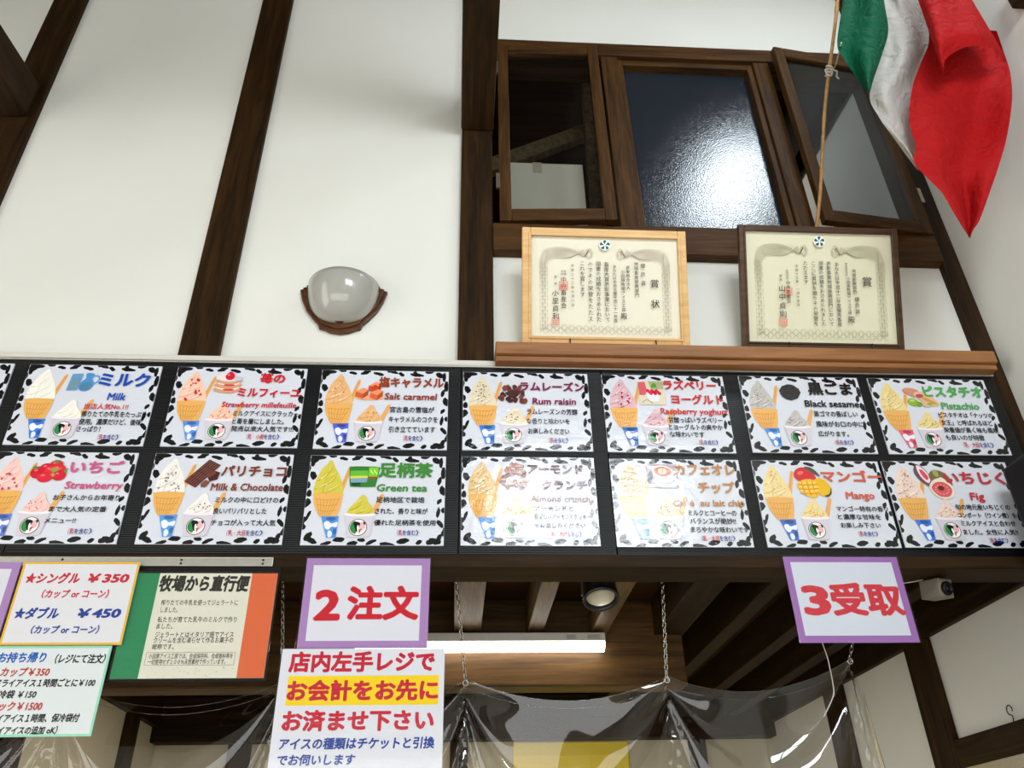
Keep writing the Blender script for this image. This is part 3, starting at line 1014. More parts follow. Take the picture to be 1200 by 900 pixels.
def paper_cup(A, name, rng):
    ice, rip, fleck, wrap = LOOK[name]
    st = Sub(A, 0.475, 0.44, 0.56, 0.66)
    st.poly([(0.0, .9), (.66, .08), (.84, 0), (.97, .08), (.93, .2), (.4, 1.0)], STICK, 2)
    S_ = Sub(A, 0.295, 0.455, 0.505, 0.70)
    S_.smooth([(0.02, .9), (.1, .62), (.3, .34), (.46, .06), (.56, 0), (.66, .1), (.72, .32), (.9, .6), (.98, .88), (.8, 1), (.2, 1)], ice, 3)
    for pts in (((.12, .7), (.4, .55), (.56, .12)), ((.3, .9), (.6, .7), (.66, .28)), ((.6, .92), (.84, .74), (.82, .56))):
        S_.line(pts, .05, rip, 4, True)
    hi = tuple(min(255, int(v + (255 - v) * .45)) for v in ice)
    for i in range(9):
        y0 = rng.uniform(.25, .85)
        w0 = .08 + .36 * y0
        x0_ = .5 + rng.uniform(-.9, .2) * w0
        S_.line([(x0_, y0), (x0_ + .25 * w0, y0 - .05), (x0_ + .7 * w0, y0 - rng.uniform(.1, .2))], rng.uniform(.015, .035), (hi, rip)[i % 2], 4, True)
    if fleck:
        for i in range(8):
            S_.ell(.5 + rng.uniform(-.3, .3), rng.uniform(.4, .85), .026, .03, fleck, 5, rng.uniform(0, 3), 7)
    c = Sub(A, 0.285, 0.66, 0.51, 0.915)
    c.poly([(.03, .06), (.97, .06), (.84, .98), (.7, 1.02), (.3, 1.02), (.14, .98)], (206, 198, 208), 5)
    c.smooth([(0, .04), (.1, 0), (.5, .05), (.9, 0), (1, .04), (.9, .11), (.5, .14), (.1, .11)], (232, 226, 230), 6)
    # round badge: dark ring, green field, black cow head, pink cow and a little cone
    A_ = c
    A_.ell(.47, .6, .29, .36, (70, 62, 62), 6, n=24)
    A_.ell(.47, .6, .265, .33, (240, 236, 236), 7, n=24)
    A_.smooth([(.25, .45), (.36, .32), (.42, .5), (.42, .85), (.3, .82), (.22, .65)], (50, 130, 70), 8)
    A_.smooth([(.32, .42), (.4, .36), (.47, .38), (.54, .44), (.5, .6), (.46, .8), (.4, .72), (.36, .56)], (18, 18, 20), 9)
    A_.smooth([(.5, .5), (.58, .36), (.66, .42), (.7, .6), (.62, .72), (.54, .68)], (226, 178, 180), 8)
    A_.poly([(.5, .68), (.6, .66), (.52, .88)], (170, 96, 60), 10)
    A_.smooth([(.44, .58), (.48, .5), (.5, .64), (.47, .78)], (244, 240, 240), 10)
    A_.smooth([(.63, .36), (.69, .42), (.68, .5), (.64, .46)], (30, 26, 28), 9)


def berry(s, x, y, a, b, c, rng, leaf=None, rot=0.0):
    s.ell(x, y, a, b, c, 4, rot, 16)
    s.ell(x - a * .3, y - b * .35, a * .28, b * .2, tuple(min(255, v + 70) for v in c), 5, rot, 8)
    if leaf:
        s.poly([(x - a * .5, y - b * .8), (x - a * .1, y - b * 1.35), (x + a * .1, y - b * 1.0), (x + a * .55, y - b * 1.2), (x + a * .4, y - b * .7)], leaf, 6)


def subject(A, name, rng):
    if name == 'milk':
        s = Sub(A, .33, .11, .555, .34)
        s.poly([(.06, .06), (.42, .02), (.36, .96), (.0, .98)], (96, 150, 196), 3)
        s.poly([(.1, .34), (.36, .3), (.33, .9), (.05, .93)], (112, 140, 156), 4)
        s.smooth([(.52, .02), (.72, .0), (.8, .1), (.76, .32), (.86, .62), (.72, .96), (.5, 1.0), (.38, .8), (.42, .5), (.54, .3)], (72, 140, 204), 3)
        s.smooth([(.48, .56), (.74, .52), (.8, .66), (.7, .92), (.5, .96), (.42, .8)], (80, 126, 150), 4)
        s.line([(.8, .16), (.94, .16), (.99, .36), (.9, .54), (.8, .56)], .05, (84, 148, 210), 3)
    elif name == 'mille':
        s = Sub(A, .30, .06, .515, .35)
        for i, y in enumerate((.78, .58, .38)):
            o = .03 * i
            s.smooth([(.02 + o, y), (.3, y - .16), (.9, y - .06), (.98, y), (.95, y + .08), (.6, y + .2), (.1, y + .12)], (206, 150, 116), 3 + i * 2)
            s.smooth([(.08 + o, y - .04), (.3, y - .16), (.92, y - .08), (.6, y + .08)], (238, 214, 204), 4 + i * 2)
            s.ell(.55, y + .03, .2, .05, (206, 60, 60), 5 + i * 2)
        s.smooth([(.05, .28), (.3, .1), (.5, .2), (.9, .25), (.96, .34), (.6, .46), (.2, .4)], (226, 214, 214), 9)
        s.ell(.82, .32, .16, .1, (196, 190, 210), 10)
        s.smooth([(.36, .22), (.44, .08), (.54, .0), (.66, .1), (.7, .26), (.6, .38), (.44, .36)], (206, 28, 54), 11)
        s.ell(.47, .16, .05, .04, (236, 110, 120), 12)
    elif name == 'caramel':
        s = Sub(A, .275, .14, .50, .39)
        s.smooth([(0, .85), (.2, .75), (.9, .8), (1, .9), (.8, 1), (.2, 1)], (236, 160, 120), 2)
        for (x, y, c) in ((.02, .38, (206, 92, 50)), (.45, .06, (196, 74, 42)), (.52, .44, (214, 96, 50))):
            s.poly([(x, y + .2), (x + .24, y), (x + .44, y + .1), (x + .26, y + .32)], (236, 142, 92), 4)
            s.poly([(x, y + .2), (x + .26, y + .32), (x + .24, y + .58), (x - .01, y + .46)], c, 4)
            s.poly([(x + .26, y + .32), (x + .44, y + .1), (x + .43, y + .38), (x + .24, y + .58)], tuple(int(v * .8) for v in c), 4)
        s.smooth([(.58, .3), (.7, .22), (.78, .36), (.7, .52), (.58, .48)], (200, 62, 36), 6)
    elif name == 'rum':
        s = Sub(A, .26, .16, .52, .42)
        for i in range(26):
            y = rng.uniform(.12, .86)
            x = .5 + rng.uniform(-1, 1) * (.16 + .36 * y)
            c = rng.choice([(96, 48, 46), (76, 36, 38), (118, 62, 56), (62, 28, 32)])
            s.ell(x, y, .11, .1, c, 3 + i % 5, rng.uniform(0, 3), 10, .15, rng)
    elif name == 'rasp':
        s = Sub(A, .29, .08, .50, .40)
        s.poly([(0, .02), (1, 0), (1.0, 1), (0.0, 1)], (214, 204, 178), 3)
        s.poly([(.0, .06), (.28, .05), (.34, .5), (.2, .62), (.02, .6)], (204, 92, 100), 4)
        s.poly([(.4, .02), (.98, .02), (.98, .35), (.5, .35)], (168, 164, 128), 4)
        s.poly([(.28, .5), (.84, .5), (.74, .86), (.38, .86)], (222, 224, 240), 5)
        for i in range(9):
            s.ell(.36 + .055 * i, .42 + .06 * (i % 3), .07, .07, rng.choice([(214, 44, 72), (190, 30, 60)]), 6, 0, 9)
        s.smooth([(.5, .3), (.56, .12), (.66, .1), (.72, .26)], (80, 150, 60), 6)
        s.line([(.1, .9), (.3, .8), (.5, .95)], .02, (120, 100, 60), 6)
    elif name == 'sesame':
        s = Sub(A, .305, .09, .50, .345)
        s.ell(.5, .5, .44, .42, (44, 42, 44), 3, 0, 28, .06, rng)
        for i in range(70):
            t, r = rng.uniform(0, 6.28), rng.uniform(0, 1) ** .5
            k = 1.1 if i > 50 else .85
            s.ell(.5 + .44 * k * r * math.cos(t), .5 + .42 * k * r * math.sin(t), .016, .012, rng.choice([(24, 22, 24), (84, 80, 82), (60, 58, 60)]) if i < 50 else (40, 38, 40), 4, rng.uniform(0, 3), 6)
    elif name == 'pist':
        s = Sub(A, .265, .13, .545, .39)
        s.smooth([(.0, .1), (.2, .0), (.46, .12), (.5, .4), (.3, .5), (.1, .3)], (196, 136, 110), 3)
        s.smooth([(.3, .35), (.5, .2), (.85, .5), (1.0, .85), (.8, .95), (.5, .7)], (222, 178, 140), 4)
        s.smooth([(.5, .5), (.7, .55), (.96, .86), (.7, .8)], (190, 150, 70), 5)
        s.smooth([(.34, .4), (.5, .32), (.6, .42), (.44, .55)], (172, 70, 76), 6)
        s.smooth([(.48, .74), (.66, .7), (.78, .92), (.6, 1), (.5, .95)], (214, 172, 136), 6)
        s.ell(.22, .76, .17, .2, (136, 172, 50), 5, .3); s.ell(.2, .68, .07, .06, (184, 208, 96), 6)
        s.ell(.38, .86, .1, .13, (112, 148, 40), 6); s.ell(.7, .84, .08, .07, (140, 160, 60), 7)
    elif name == 'ichigo':
        s = Sub(A, .285, .09, .535, .355)
        G = (96, 130, 60)
        for x, y, a, b, c in ((.64, .22, .19, .2, (206, 32, 50)), (.4, .36, .2, .2, (200, 30, 48)), (.74, .42, .2, .22, (212, 38, 54)), (.52, .46, .17, .17, (218, 44, 58)),
                              (.18, .56, .2, .26, (196, 26, 44)), (.8, .68, .2, .22, (204, 28, 48)), (.42, .76, .22, .22, (214, 34, 52))):
            berry(s, x, y, a, b, c, rng)
        s.poly([(0, .36), (.08, .24), (.12, .36), (.2, .36), (.1, .46)], G, 7)
        s.poly([(.52, .12), (.6, .0), (.66, .1), (.8, .08), (.66, .18)], G, 7)
        s.poly([(.5, .44), (.6, .32), (.72, .38), (.84, .36), (.72, .5), (.62, .56)], (150, 146, 70), 7)
        s.poly([(.9, .46), (1, .36), (.98, .5), (1, .58), (.92, .56)], G, 7)
        s.poly([(.56, .66), (.62, .56), (.7, .66), (.66, .76)], (160, 150, 80), 8)
    elif name == 'choco':
        s = Sub(A, .245, .07, .49, .395)
        s.poly([(.62, .0), (.98, .2), (.36, 1.0), (.0, .78)], (84, 44, 38), 3)
        for i in range(5):
            k = .12 + i * .18
            s.line([(.62 + .36 * k, .2 * k), (.36 * k, .78 + .22 * k)], .016, (132, 86, 76), 4)
        for i in range(3):
            k = .25 + i * .25
            s.line([(.62 - .62 * k, .78 * k), (.98 - .62 * k, .2 + .8 * k)], .016, (60, 30, 26), 4)
        s.poly([(.62, .56), (.82, .4), (1.0, .46), (.96, .7), (.74, .78)], (70, 34, 30), 5)
        s.poly([(.62, .56), (.82, .4), (.9, .48), (.7, .66)], (110, 62, 54), 6)
        s.poly([(.5, .86), (.62, .72), (.76, .8), (.66, .98), (.52, .98)], (120, 76, 66), 6)
    elif name == 'tea':
        s = Sub(A, .295, .13, .515, .365)
        s.smooth([(.03, .02), (.5, .0), (.98, .03), (.99, .2), (.9, .92), (.82, 1), (.14, 1), (.05, .9), (.0, .2)], (50, 120, 48), 3)
        s.poly([(.03, .22), (.62, .2), (.62, .5), (.04, .52)], (96, 176, 60), 4)
        s.poly([(.04, .48), (.62, .46), (.62, .56), (.04, .6)], (214, 206, 70), 5)
        s.poly([(.05, .58), (.62, .55), (.6, .78), (.08, .8)], (120, 160, 180), 4)
        s.poly([(.64, .04), (.96, .05), (.94, .5), (.64, .5)], (120, 196, 50), 4)
        s.poly([(.64, .5), (.92, .5), (.9, .6), (.64, .6)], (156, 70, 40), 5)
        s.poly([(.08, .82), (.4, .8), (.4, .96), (.14, .97)], (34, 70, 40), 4)
        for i in range(8):
            s.ell(.7 + .03 * i, .2 + .05 * (i % 4), .02, .05, (200, 230, 120), 5, 0, 6)
    elif name == 'almond':
        s = Sub(A, .27, .07, .525, .385)
        for i in range(44):
            y = rng.uniform(.05, .95)
            x = .5 + rng.uniform(-1, 1) * (.1 + .4 * y ** .8)
            c = rng.choice([(150, 92, 78), (120, 66, 56), (176, 116, 98), (98, 52, 46)])
            s.ell(x, y, .085, .07, c, 3 + i % 6, rng.uniform(0, 3), 9, .15, rng)
        for i in range(14):
            y = rng.uniform(.2, .9)
            s.ell(.5 + rng.uniform(-1, 1) * .36 * y, y, .045, .03, (214, 172, 150), 10, rng.uniform(0, 3), 8)
    elif name == 'cafe':
        s = Sub(A, .275, .06, .51, .345)
        s.poly([(0, .02), (1, 0), (1, 1), (0, 1)], (170, 158, 164), 3)
        s.ell(.62, .74, .42, .24, (216, 212, 224), 4)
        s.ell(.6, .7, .3, .16, (184, 180, 196), 5)
        s.smooth([(.2, .3), (.5, .42), (.86, .34), (.8, .66), (.6, .78), (.36, .7)], (228, 222, 226), 6)
        s.ell(.52, .32, .34, .24, (232, 226, 226), 6, .1, 22)
        s.ell(.52, .32, .29, .195, (184, 92, 50), 7, .1, 22)
        s.smooth([(.36, .28), (.46, .2), (.6, .22), (.66, .34), (.56, .44), (.42, .42)], (236, 204, 172), 8)
        s.line([(.5, .42), (.52, .3), (.54, .22)], .03, (190, 104, 60), 9)
        s.line([(.8, .36), (.94, .36), (.92, .54), (.78, .56)], .05, (222, 216, 222), 6)
        s.ell(.1, .55, .08, .3, (84, 80, 100), 4, .2)
    elif name == 'mango':
        s = Sub(A, .31, .08, .575, .445)
        s.smooth([(.0, .22), (.14, .05), (.36, .02), (.56, .18), (.64, .42), (.5, .55), (.2, .5), (.03, .4)], (200, 44, 50), 3)
        s.ell(.2, .2, .1, .06, (228, 100, 96), 4, -.4)
        s.smooth([(.34, .02), (.5, .0), (.66, .12), (.76, .32), (.6, .22)], (70, 84, 70), 4)
        s.smooth([(.5, .5), (.7, .36), (.9, .46), (1.0, .7), (.9, .9), (.74, .95), (.55, .8)], (226, 176, 26), 4)
        s.smooth([(.76, .94), (.92, .86), (1.0, .66), (.98, .86), (.86, .97)], (70, 70, 40), 5)
        s.smooth([(.02, .62), (.14, .46), (.4, .4), (.6, .48), (.66, .72), (.6, .92), (.44, 1), (.18, .9)], (240, 180, 50), 5)
        for x in (.16, .32, .48): s.line([(x, .45), (x + .02, .72), (x + .06, .95)], .02, (196, 128, 24), 6)
        for y in (.58, .72, .86): s.line([(.06, y), (.36, y + .02), (.64, y - .02)], .02, (196, 128, 24), 6)
        for x in (.12, .27, .42, .54):
            for y in (.52, .65, .78): s.ell(x, y, .045, .035, (250, 208, 104), 6, 0, 8)
    elif name == 'fig':
        s = Sub(A, .235, .03, .515, .455)
        s.smooth([(.04, .1), (.16, .02), (.36, .22), (.42, .45), (.34, .66), (.12, .5), (.0, .28)], (96, 70, 80), 3)
        s.smooth([(.1, .1), (.18, .06), (.36, .26), (.4, .46), (.3, .56), (.14, .36)], (236, 208, 214), 4)
        s.smooth([(.16, .18), (.26, .2), (.36, .38), (.3, .48), (.2, .36)], (204, 76, 96), 5)
        s.smooth([(.4, .3), (.58, .18), (.84, .26), (.98, .46), (.94, .66), (.6, .6), (.4, .46)], (110, 96, 60), 5)
        s.smooth([(.52, .2), (.66, .2), (.66, .36), (.56, .36)], (156, 156, 84), 6)
        s.smooth([(.3, .66), (.46, .48), (.62, .42), (.74, .4), (.94, .6), (.98, .82), (.84, .97), (.6, 1.0), (.38, .88)], (228, 212, 196), 7)
        s.smooth([(.36, .68), (.52, .54), (.76, .54), (.92, .72), (.8, .92), (.56, .94), (.42, .84)], (206, 84, 90), 8)
        s.ell(.62, .7, .09, .07, (110, 20, 36), 9)
        for i in range(12):
            t = i * .52
            s.ell(.64 + .18 * math.cos(t), .74 + .13 * math.sin(t), .025, .02, (236, 150, 140), 9, t, 6)


def menu_card(name, x0, z0, lines, W=CW, lift=0.0):
    A = Art((x0, -0.0035 - lift, z0), (1, 0, 0), (0, 0, 1), (0, -1, 0))
    A.mb.box((x0, -0.0034 - lift, z0 - CH), (x0 + W, 0.0018 - lift, z0), ink((208, 211, 220)))
    rng = random.Random(name)
    for p in PATCHPOLY:
        A.poly(p, (20, 20, 22), 2)
    soft_cone(A, name, rng); paper_cup(A, name, rng); subject(A, name, rng)
    for t, u0, u1, v, h, c, st in lines:
        if st == 'N':
            ing = t[1:]
            tot = len(ing) + 6
            st_ = (u1 - u0) / tot
            A.text('（', u0 + st_ * .25, u0 + st_ * .9, v, h, NB, 'N', 12)
            i = 1
            for ch in ing:
                if ch == '・': A.ell(u0 + st_ * (i + .5), v, st_ * .1, st_ * .1, NR, 12, 8)
                else: A.text(ch, u0 + st_ * (i + .03), u0 + st_ * (i + .97), v, h, NR, 'N', 12)
                i += 1
            A.text('を含む', u0 + st_ * (i + .03), u0 + st_ * (i + 3.97 - 1), v, h, NB, 'N', 12)
            A.text('）', u0 + st_ * (i + 3.1), u0 + st_ * (i + 3.7), v, h, NB, 'N', 12)
        else:
            A.text(t, u0, u1, v, h, c, st, 12)
    o = A.mb.build('menu_card', origin=(x0, 0, z0 - CH), keep=True)
    tag(o, ABOUT[name], 'menu card', 'flavour cards on the black menu board')
    return o


for nm, (x0, z0, lines) in CARDS.items():
    menu_card(nm, x0, z0, lines, lift=0.004 if nm == 'fig' else 0.0)
# the card cut off by the left edge of the picture: only its bordered right end shows
x0, z0 = -1.873, 3.010
A = Art((x0, -0.0035, z0), (1, 0, 0), (0, 0, 1), (0, -1, 0))
A.mb.box((x0, -0.0034, z0 - CH), (x0 + CW, 0.0018, z0), ink((208, 211, 220)))
for p in PATCHPOLY:
    A.poly(p, (20, 20, 22), 2)
soft_cone(A, 'milk', random.Random(2)); paper_cup(A, 'milk', random.Random(3))
tag(A.mb.build('menu_card', origin=(x0, 0, z0 - CH), keep=True), 'white cow patterned card cut off at the left edge, beside the milk card', 'menu card', 'flavour cards on the black menu board')

# ================================================================== SHELF AND CERTIFICATES
root = thing('wall_shelf', (0.95, 0.0, 3.03), 'long reddish brown ledge under the windows carrying the two framed certificates', 'shelf')
b = MB(); b.box((0.114, -0.06, 3.050), (1.866, 0.05, 3.098), M['shelf']); b.build('ledge', root, bevel=0.004)
b = MB(); b.box((0.114, -0.045, 3.030), (1.866, 0.05, 3.050), M['shelf']); b.build('support_strip', root, bevel=0.003)

DK = (46, 42, 38)


def ornament(A, w, h, c, c2):
    """engraved border of the sheet: two long feathered birds over a scrolled band"""
    rng = random.Random(3)
    x0, x1, y0, y1 = 0.062 * w, 0.938 * w, 0.105 * h, 0.955 * h
    bw = 0.052 * w
    # scrolled bands down the sides and along the foot
    for side in (0, 1):
        n = 19
        for i in range(n):
            y = y0 + 0.16 * h + (y1 - y0 - 0.18 * h) * i / n
            for k in range(3):
                cx = (x0 + bw * (.2 + .3 * k)) if not side else (x1 - bw * (.2 + .3 * k))
                sg = 1 if (i + k) % 2 else -1
                A.stroke([(cx + sg * bw * .22 * math.cos(t), y + .018 * h * math.sin(t) * 1.3) for t in [j * .8 for j in range(6)]], .0017, c if k % 2 else c2, 2)
    n = 36
    for i in range(n):
        x = x0 + (x1 - x0) * (i + .5) / n
        for k in range(3):
            cy = y1 - .022 * h * (k + .3) * 1.3
            sg = 1 if (i + k) % 2 else -1
            A.stroke([(x + .011 * w * math.cos(t), cy + sg * .014 * h * math.sin(t)) for t in [j * .8 for j in range(6)]], .0017, c if k % 2 else c2, 2)
    # the feathered tails along the top, swept from the middle to the corners and down
    for s in (-1, 1):
        def q(u, v):
            return (w * (.5 + s * u), h * v)
        for i in range(15):
            f = i / 14
            A.stroke([(p.x, p.y) for p in catmull([(*q(.13 + .015 * f, .20 - .07 * f), 0), (*q(.24, .125 + .085 * f), 0), (*q(.34, .115 + .10 * f), 0), (*q(.415 - .02 * f, .15 + .12 * f), 0),
                                                   (*q(.437 - .05 * f, .26 + .12 * f), 0)], 5)], .0032, c if i % 2 else c2, 3, True)
        for i in range(9):
            f = i / 8
            A.stroke([(p.x, p.y) for p in catmull([(*q(.4, .15), 0), (*q(.432 - .03 * f, .24), 0), (*q(.438 - .04 * f, .36 + .1 * f), 0), (*q(.425, .5 + .1 * f), 0)], 5)], .003, c if i % 2 else c2, 3, True)
        for i in range(8):
            t = i * .78
            A.stroke([q(.105 + .022 * math.cos(t + j * .5) * (1 - j * .1), .165 + .05 * math.sin(t + j * .5) * (1 - j * .1)) for j in range(5)], .002, c if i % 2 else c2, 3)
        for i in range(6):
            A.stroke([q(.15 + .02 * i, .2 - .01 * i), q(.17 + .02 * i, .15), q(.2 + .022 * i, .115)], .003, c, 3, True)
        A.stroke([q(.135, .2), q(.115, .155), q(.11, .14)], .003, (80, 60, 50), 4)


def emblem(A, u, v, r):
    A.ell(u, v, r * 1.1, r * 1.1, (240, 240, 234), 3, 24)
    for i in range(5):
        t = -PI / 2 + i * 2 * PI / 5
        pts = [(u + r * (.08 * math.cos(t)), v + r * .08 * math.sin(t))]
        for rr, a in ((.5, -.42), (.85, -.44), (1.0, -.1), (.98, .28), (.8, .42), (.5, .2)):
            pts.append((u + r * rr * math.cos(t + a), v + r * rr * math.sin(t + a)))
        A.poly(pts, (28, 84, 104) if i % 2 else (34, 96, 96), 4)


def certificate(name, xc, zb, th, w, h, frm, fw, paper, columns, seals, label, c, c2, tilt=0.0):
    """sheet leaning forward at its head: foot on the ledge, head hung off the wall"""
    yb = -0.022
    up = Vector((0, -math.sin(th), math.cos(th)))
    nrm = Vector((0, -math.cos(th), -math.sin(th)))
    ex = Vector((math.cos(tilt), 0, math.sin(tilt)))
    o = Vector((xc - w / 2, yb, zb))
    root = thing('framed_certificate', (xc, yb, zb), label, 'certificate', 'framed certificates on the ledge')

    def P(u, v, d):
        return o + ex * u + up * v + nrm * d

    def slab(mb, u0, v0, u1, v1, d0, d1, m):
        q = [P(u0, v0, d0), P(u1, v0, d0), P(u1, v1, d0), P(u0, v1, d0)]
        r = [P(u0, v0, d1), P(u1, v0, d1), P(u1, v1, d1), P(u0, v1, d1)]
        mb.hexa(q + r, m)
    mb = MB()
    D = 0.0
    slab(mb, 0, 0, fw, h, D, -.022, frm); slab(mb, w - fw, 0, w, h, D, -.022, frm)
    slab(mb, fw, 0, w - fw, fw, D, -.022, frm); slab(mb, fw, h - fw, w - fw, h, D, -.022, frm)
    e = fw * .72
    for a in ((e, e, fw + .002, h - e), (w - fw - .002, e, w - e, h - e), (fw, e, w - fw, fw + .002), (fw, h - fw - .002, w - fw, h - e)):
        slab(mb, *a, .004, -.004, frm)
    mb.build('frame', root, bevel=0.003)
    mb = MB(); slab(mb, fw * .6, fw * .6, w - fw * .6, h - fw * .6, -.016, -.020, M['card_box']); mb.build('backing', root)
    pw, ph = w - 2 * fw, h - 2 * fw
    A = Art(P(fw, h - fw, -.010), ex, up, nrm)
    A.gloss = False
    A.rect(-.002, -.002, pw + .002, ph + .002, paper, 0)
    ornament(A, pw, ph, c, c2)
    emblem(A, .5 * pw, .085 * ph, .035 * pw)
    for t, u, v0, v1, sz in columns:
        A.column(t, u * pw, v0 * ph, v1 * ph, sz * pw, DK)
    for u, v, s_ in seals:
        A.frame((u - s_) * pw, (v * ph - s_ * pw), (u + s_) * pw, v * ph + s_ * pw, .1 * s_ * pw, (226, 120, 108), 2)
        for i in range(4):
            x = (u - s_ * .7 + s_ * .45 * i) * pw
            A.rect(x, v * ph - s_ * .8 * pw, x + .14 * s_ * pw, v * ph + s_ * .8 * pw, (230, 136, 122), 2)
            y = v * ph + (-s_ * .7 + s_ * .45 * i) * pw
            A.rect((u - s_ * .8) * pw, y, (u + s_ * .8) * pw, y + .12 * s_ * pw, (230, 136, 122), 2)
    A.mb.build('certificate_sheet', root, keep=True)
    mb = MB(); slab(mb, fw * .9, fw * .9, w - fw * .9, h - fw * .9, -.006, -.0075, M['glazing']); mb.build('glass', root)
    # small hooks that hold its foot
    for u in (.28, .79):
        mb = MB(); mb.tube([P(w * u, -.03, .004), P(w * u, .012, .012), P(w * u, .022, .008), P(w * u, .018, .001)], .0022, M['lens'], 6); mb.build('hook', root)
    return root


certificate('c1', 0.501, 3.112, 0.354, 0.588, 0.432, M['pale_frame'], 0.030, (240, 234, 216), [
    ('賞状', .83, .36, .76, .062), ('優良賞', .755, .24, .50, .034), ('地域畜産振興部門', .71, .245, .60, .030),
    ('農事組合法人', .652, .285, .53, .026), ('小田原牧場アイス工房', .618, .33, .745, .034), ('殿', .618, .745, .83, .045),
    ('あなたは本会主催平成二十一年度', .563, .28, .85, .029), ('畜産大賞表彰事業において', .508, .255, .85, .036), ('頭書の成績をおさめられた', .453, .25, .85, .036),
    ('のでその栄誉をたたえ', .398, .25, .85, .037), ('これを賞します', .345, .25, .61, .036), ('平成二十二年六月八日', .278, .28, .71, .022),
    ('社団', .228, .345, .40, .018), ('法人', .208, .345, .40, .018), ('中央畜産会', .218, .41, .73, .04), ('会長', .165, .38, .52, .022), ('小里貞利', .163, .54, .84, .046)],
    [(.218, .50, .030), (.163, .85, .025)], 'certificate in a pale wooden frame on the ledge, left of the dark framed one', (190, 176, 158), (206, 196, 178))
certificate('c2', 1.275, 3.116, 0.411, 0.586, 0.452, M['brown_frame'], 0.022, (228, 224, 198), [
    ('賞', .81, .385, .50, .072), ('地域振興部門', .725, .33, .555, .032), ('優良賞', .735, .575, .74, .034), ('農事組合法人', .675, .275, .395, .02),
    ('小田原牧場アイス工房', .683, .40, .74, .036), ('殿', .69, .74, .83, .048),
    ('あなたは平成十二年度優秀畜産', .61, .27, .85, .033), ('表彰事業地域振興部門において', .555, .265, .85, .034), ('頭書の成績をおさめられました', .503, .265, .85, .034),
    ('ここに賞状を贈りその栄誉を', .452, .265, .85, .035), ('たたえます', .398, .265, .48, .034), ('平成十三年 一月十五日', .338, .30, .68, .022),
    ('社団法人', .272, .35, .44, .018), ('中央畜産会', .275, .45, .65, .034), ('会長', .228, .39, .46, .02), ('山中貞則', .232, .48, .79, .048)],
    [(.275, .545, .028), (.232, .82, .027)], 'certificate in a dark brown frame on the ledge under the open sash', (176, 170, 142), (196, 190, 164))

# ================================================================== WALL LAMP
root = thing('wall_lamp', (-0.424, 0.05, 3.2), 'half bowl wall lamp of grey white glass on a carved wooden crescent', 'wall lamp')
cx, zt, R = -0.428, 3.385, 0.128
rows = []
for i in range(15):
    a = PI / 2 * i / 14                      # from the rim down to the foot
    row = []
    for j in range(33):
        t = PI * j / 32
        r = R * math.cos(a) ** 0.75 if i < 14 else 0.0
        row.append((cx - r * math.cos(t), 0.045 - 1.02 * r * math.sin(t), zt - 0.162 * math.sin(a)))
    rows.append(row)
b = MB(); b.grid(rows, M['opal']); b.build('glass_bowl', root, solid=0.004)
# crescent: swept moulding round the lower half, with the small ogee at its foot
prof = [(-2.95, .148, .150), (-2.7, .150, .150), (-2.45, .150, .152), (-2.2, .150, .154), (-2.05, .152, .158), (-1.98, .156, .170), (-1.88, .152, .168), (-1.75, .153, .172), (-1.57, .154, .174),
        (-1.39, .153, .172), (-1.26, .152, .168), (-1.16, .156, .170), (-1.09, .152, .158), (-0.94, .150, .154), (-0.69, .150, .152), (-0.44, .150, .150), (-0.19, .148, .150)]
b = MB()
for (k0, k1, d0, d1) in ((0.80, 0.94, 0.0, 0.034), (0.92, 1.04, 0.0, 0.024), (1.02, 1.12, 0.0, 0.015)):
    vs = []
    for (t, ra, rb) in prof:
        rz = (ra + rb) / 2 * (1.0 + .12 * max(0, -math.sin(t)))
        for k, d in ((k0, d0), (k1, d0), (k1, d1), (k0, d1)):
            vs.append((cx + rb * k * math.cos(t) * .95, 0.048 - d, zt + 0.025 + rz * k * math.sin(t) * 1.10))
    fs = []
    n = len(prof)
    for i in range(n - 1):
        for k in range(4):
            fs.append((i * 4 + k, i * 4 + (k + 1) % 4, i * 4 + 4 + (k + 1) % 4, i * 4 + 4 + k))
    fs += [(3, 2, 1, 0), (n * 4 - 4, n * 4 - 3, n * 4 - 2, n * 4 - 1)]
    b.add(vs, fs, M['sconce_wood'])
b.build('wooden_crescent', root, bevel=0.003)

# ================================================================== FLAG ON ITS POLE
YF = -0.66
root = thing('flag', (1.35, -0.02, 3.62), 'green white and red striped cloth flag tied to a bamboo pole', 'flag')


def edge(pts, n):
    """photograph outline of a cloth edge, evenly resampled"""
    c = catmull([(x, y, 0) for x, y in pts], 6)
    ln = [0]
    for i in range(1, len(c)):
        ln.append(ln[-1] + (c[i] - c[i - 1]).length)
    out, j = [], 0
    for i in range(n):
        d = ln[-1] * i / (n - 1)
        while j < len(ln) - 2 and ln[j + 1] < d:
            j += 1
        f = (d - ln[j]) / max(1e-6, ln[j + 1] - ln[j])
        out.append(c[j].lerp(c[j + 1], f))
    return out


def strip(mb, left, right, m, depth, n=36, k=18):
    A_, B_ = edge(left, n), edge(right, n)
    rows = []
    for i in range(n):
        row = []
        for j in range(k):
            f = j / (k - 1)
            q = A_[i].lerp(B_[i], f)
            row.append(at(q.x, q.y, YF + depth(f, i / (n - 1))))
        rows.append(row)
    mb.grid(rows, m)


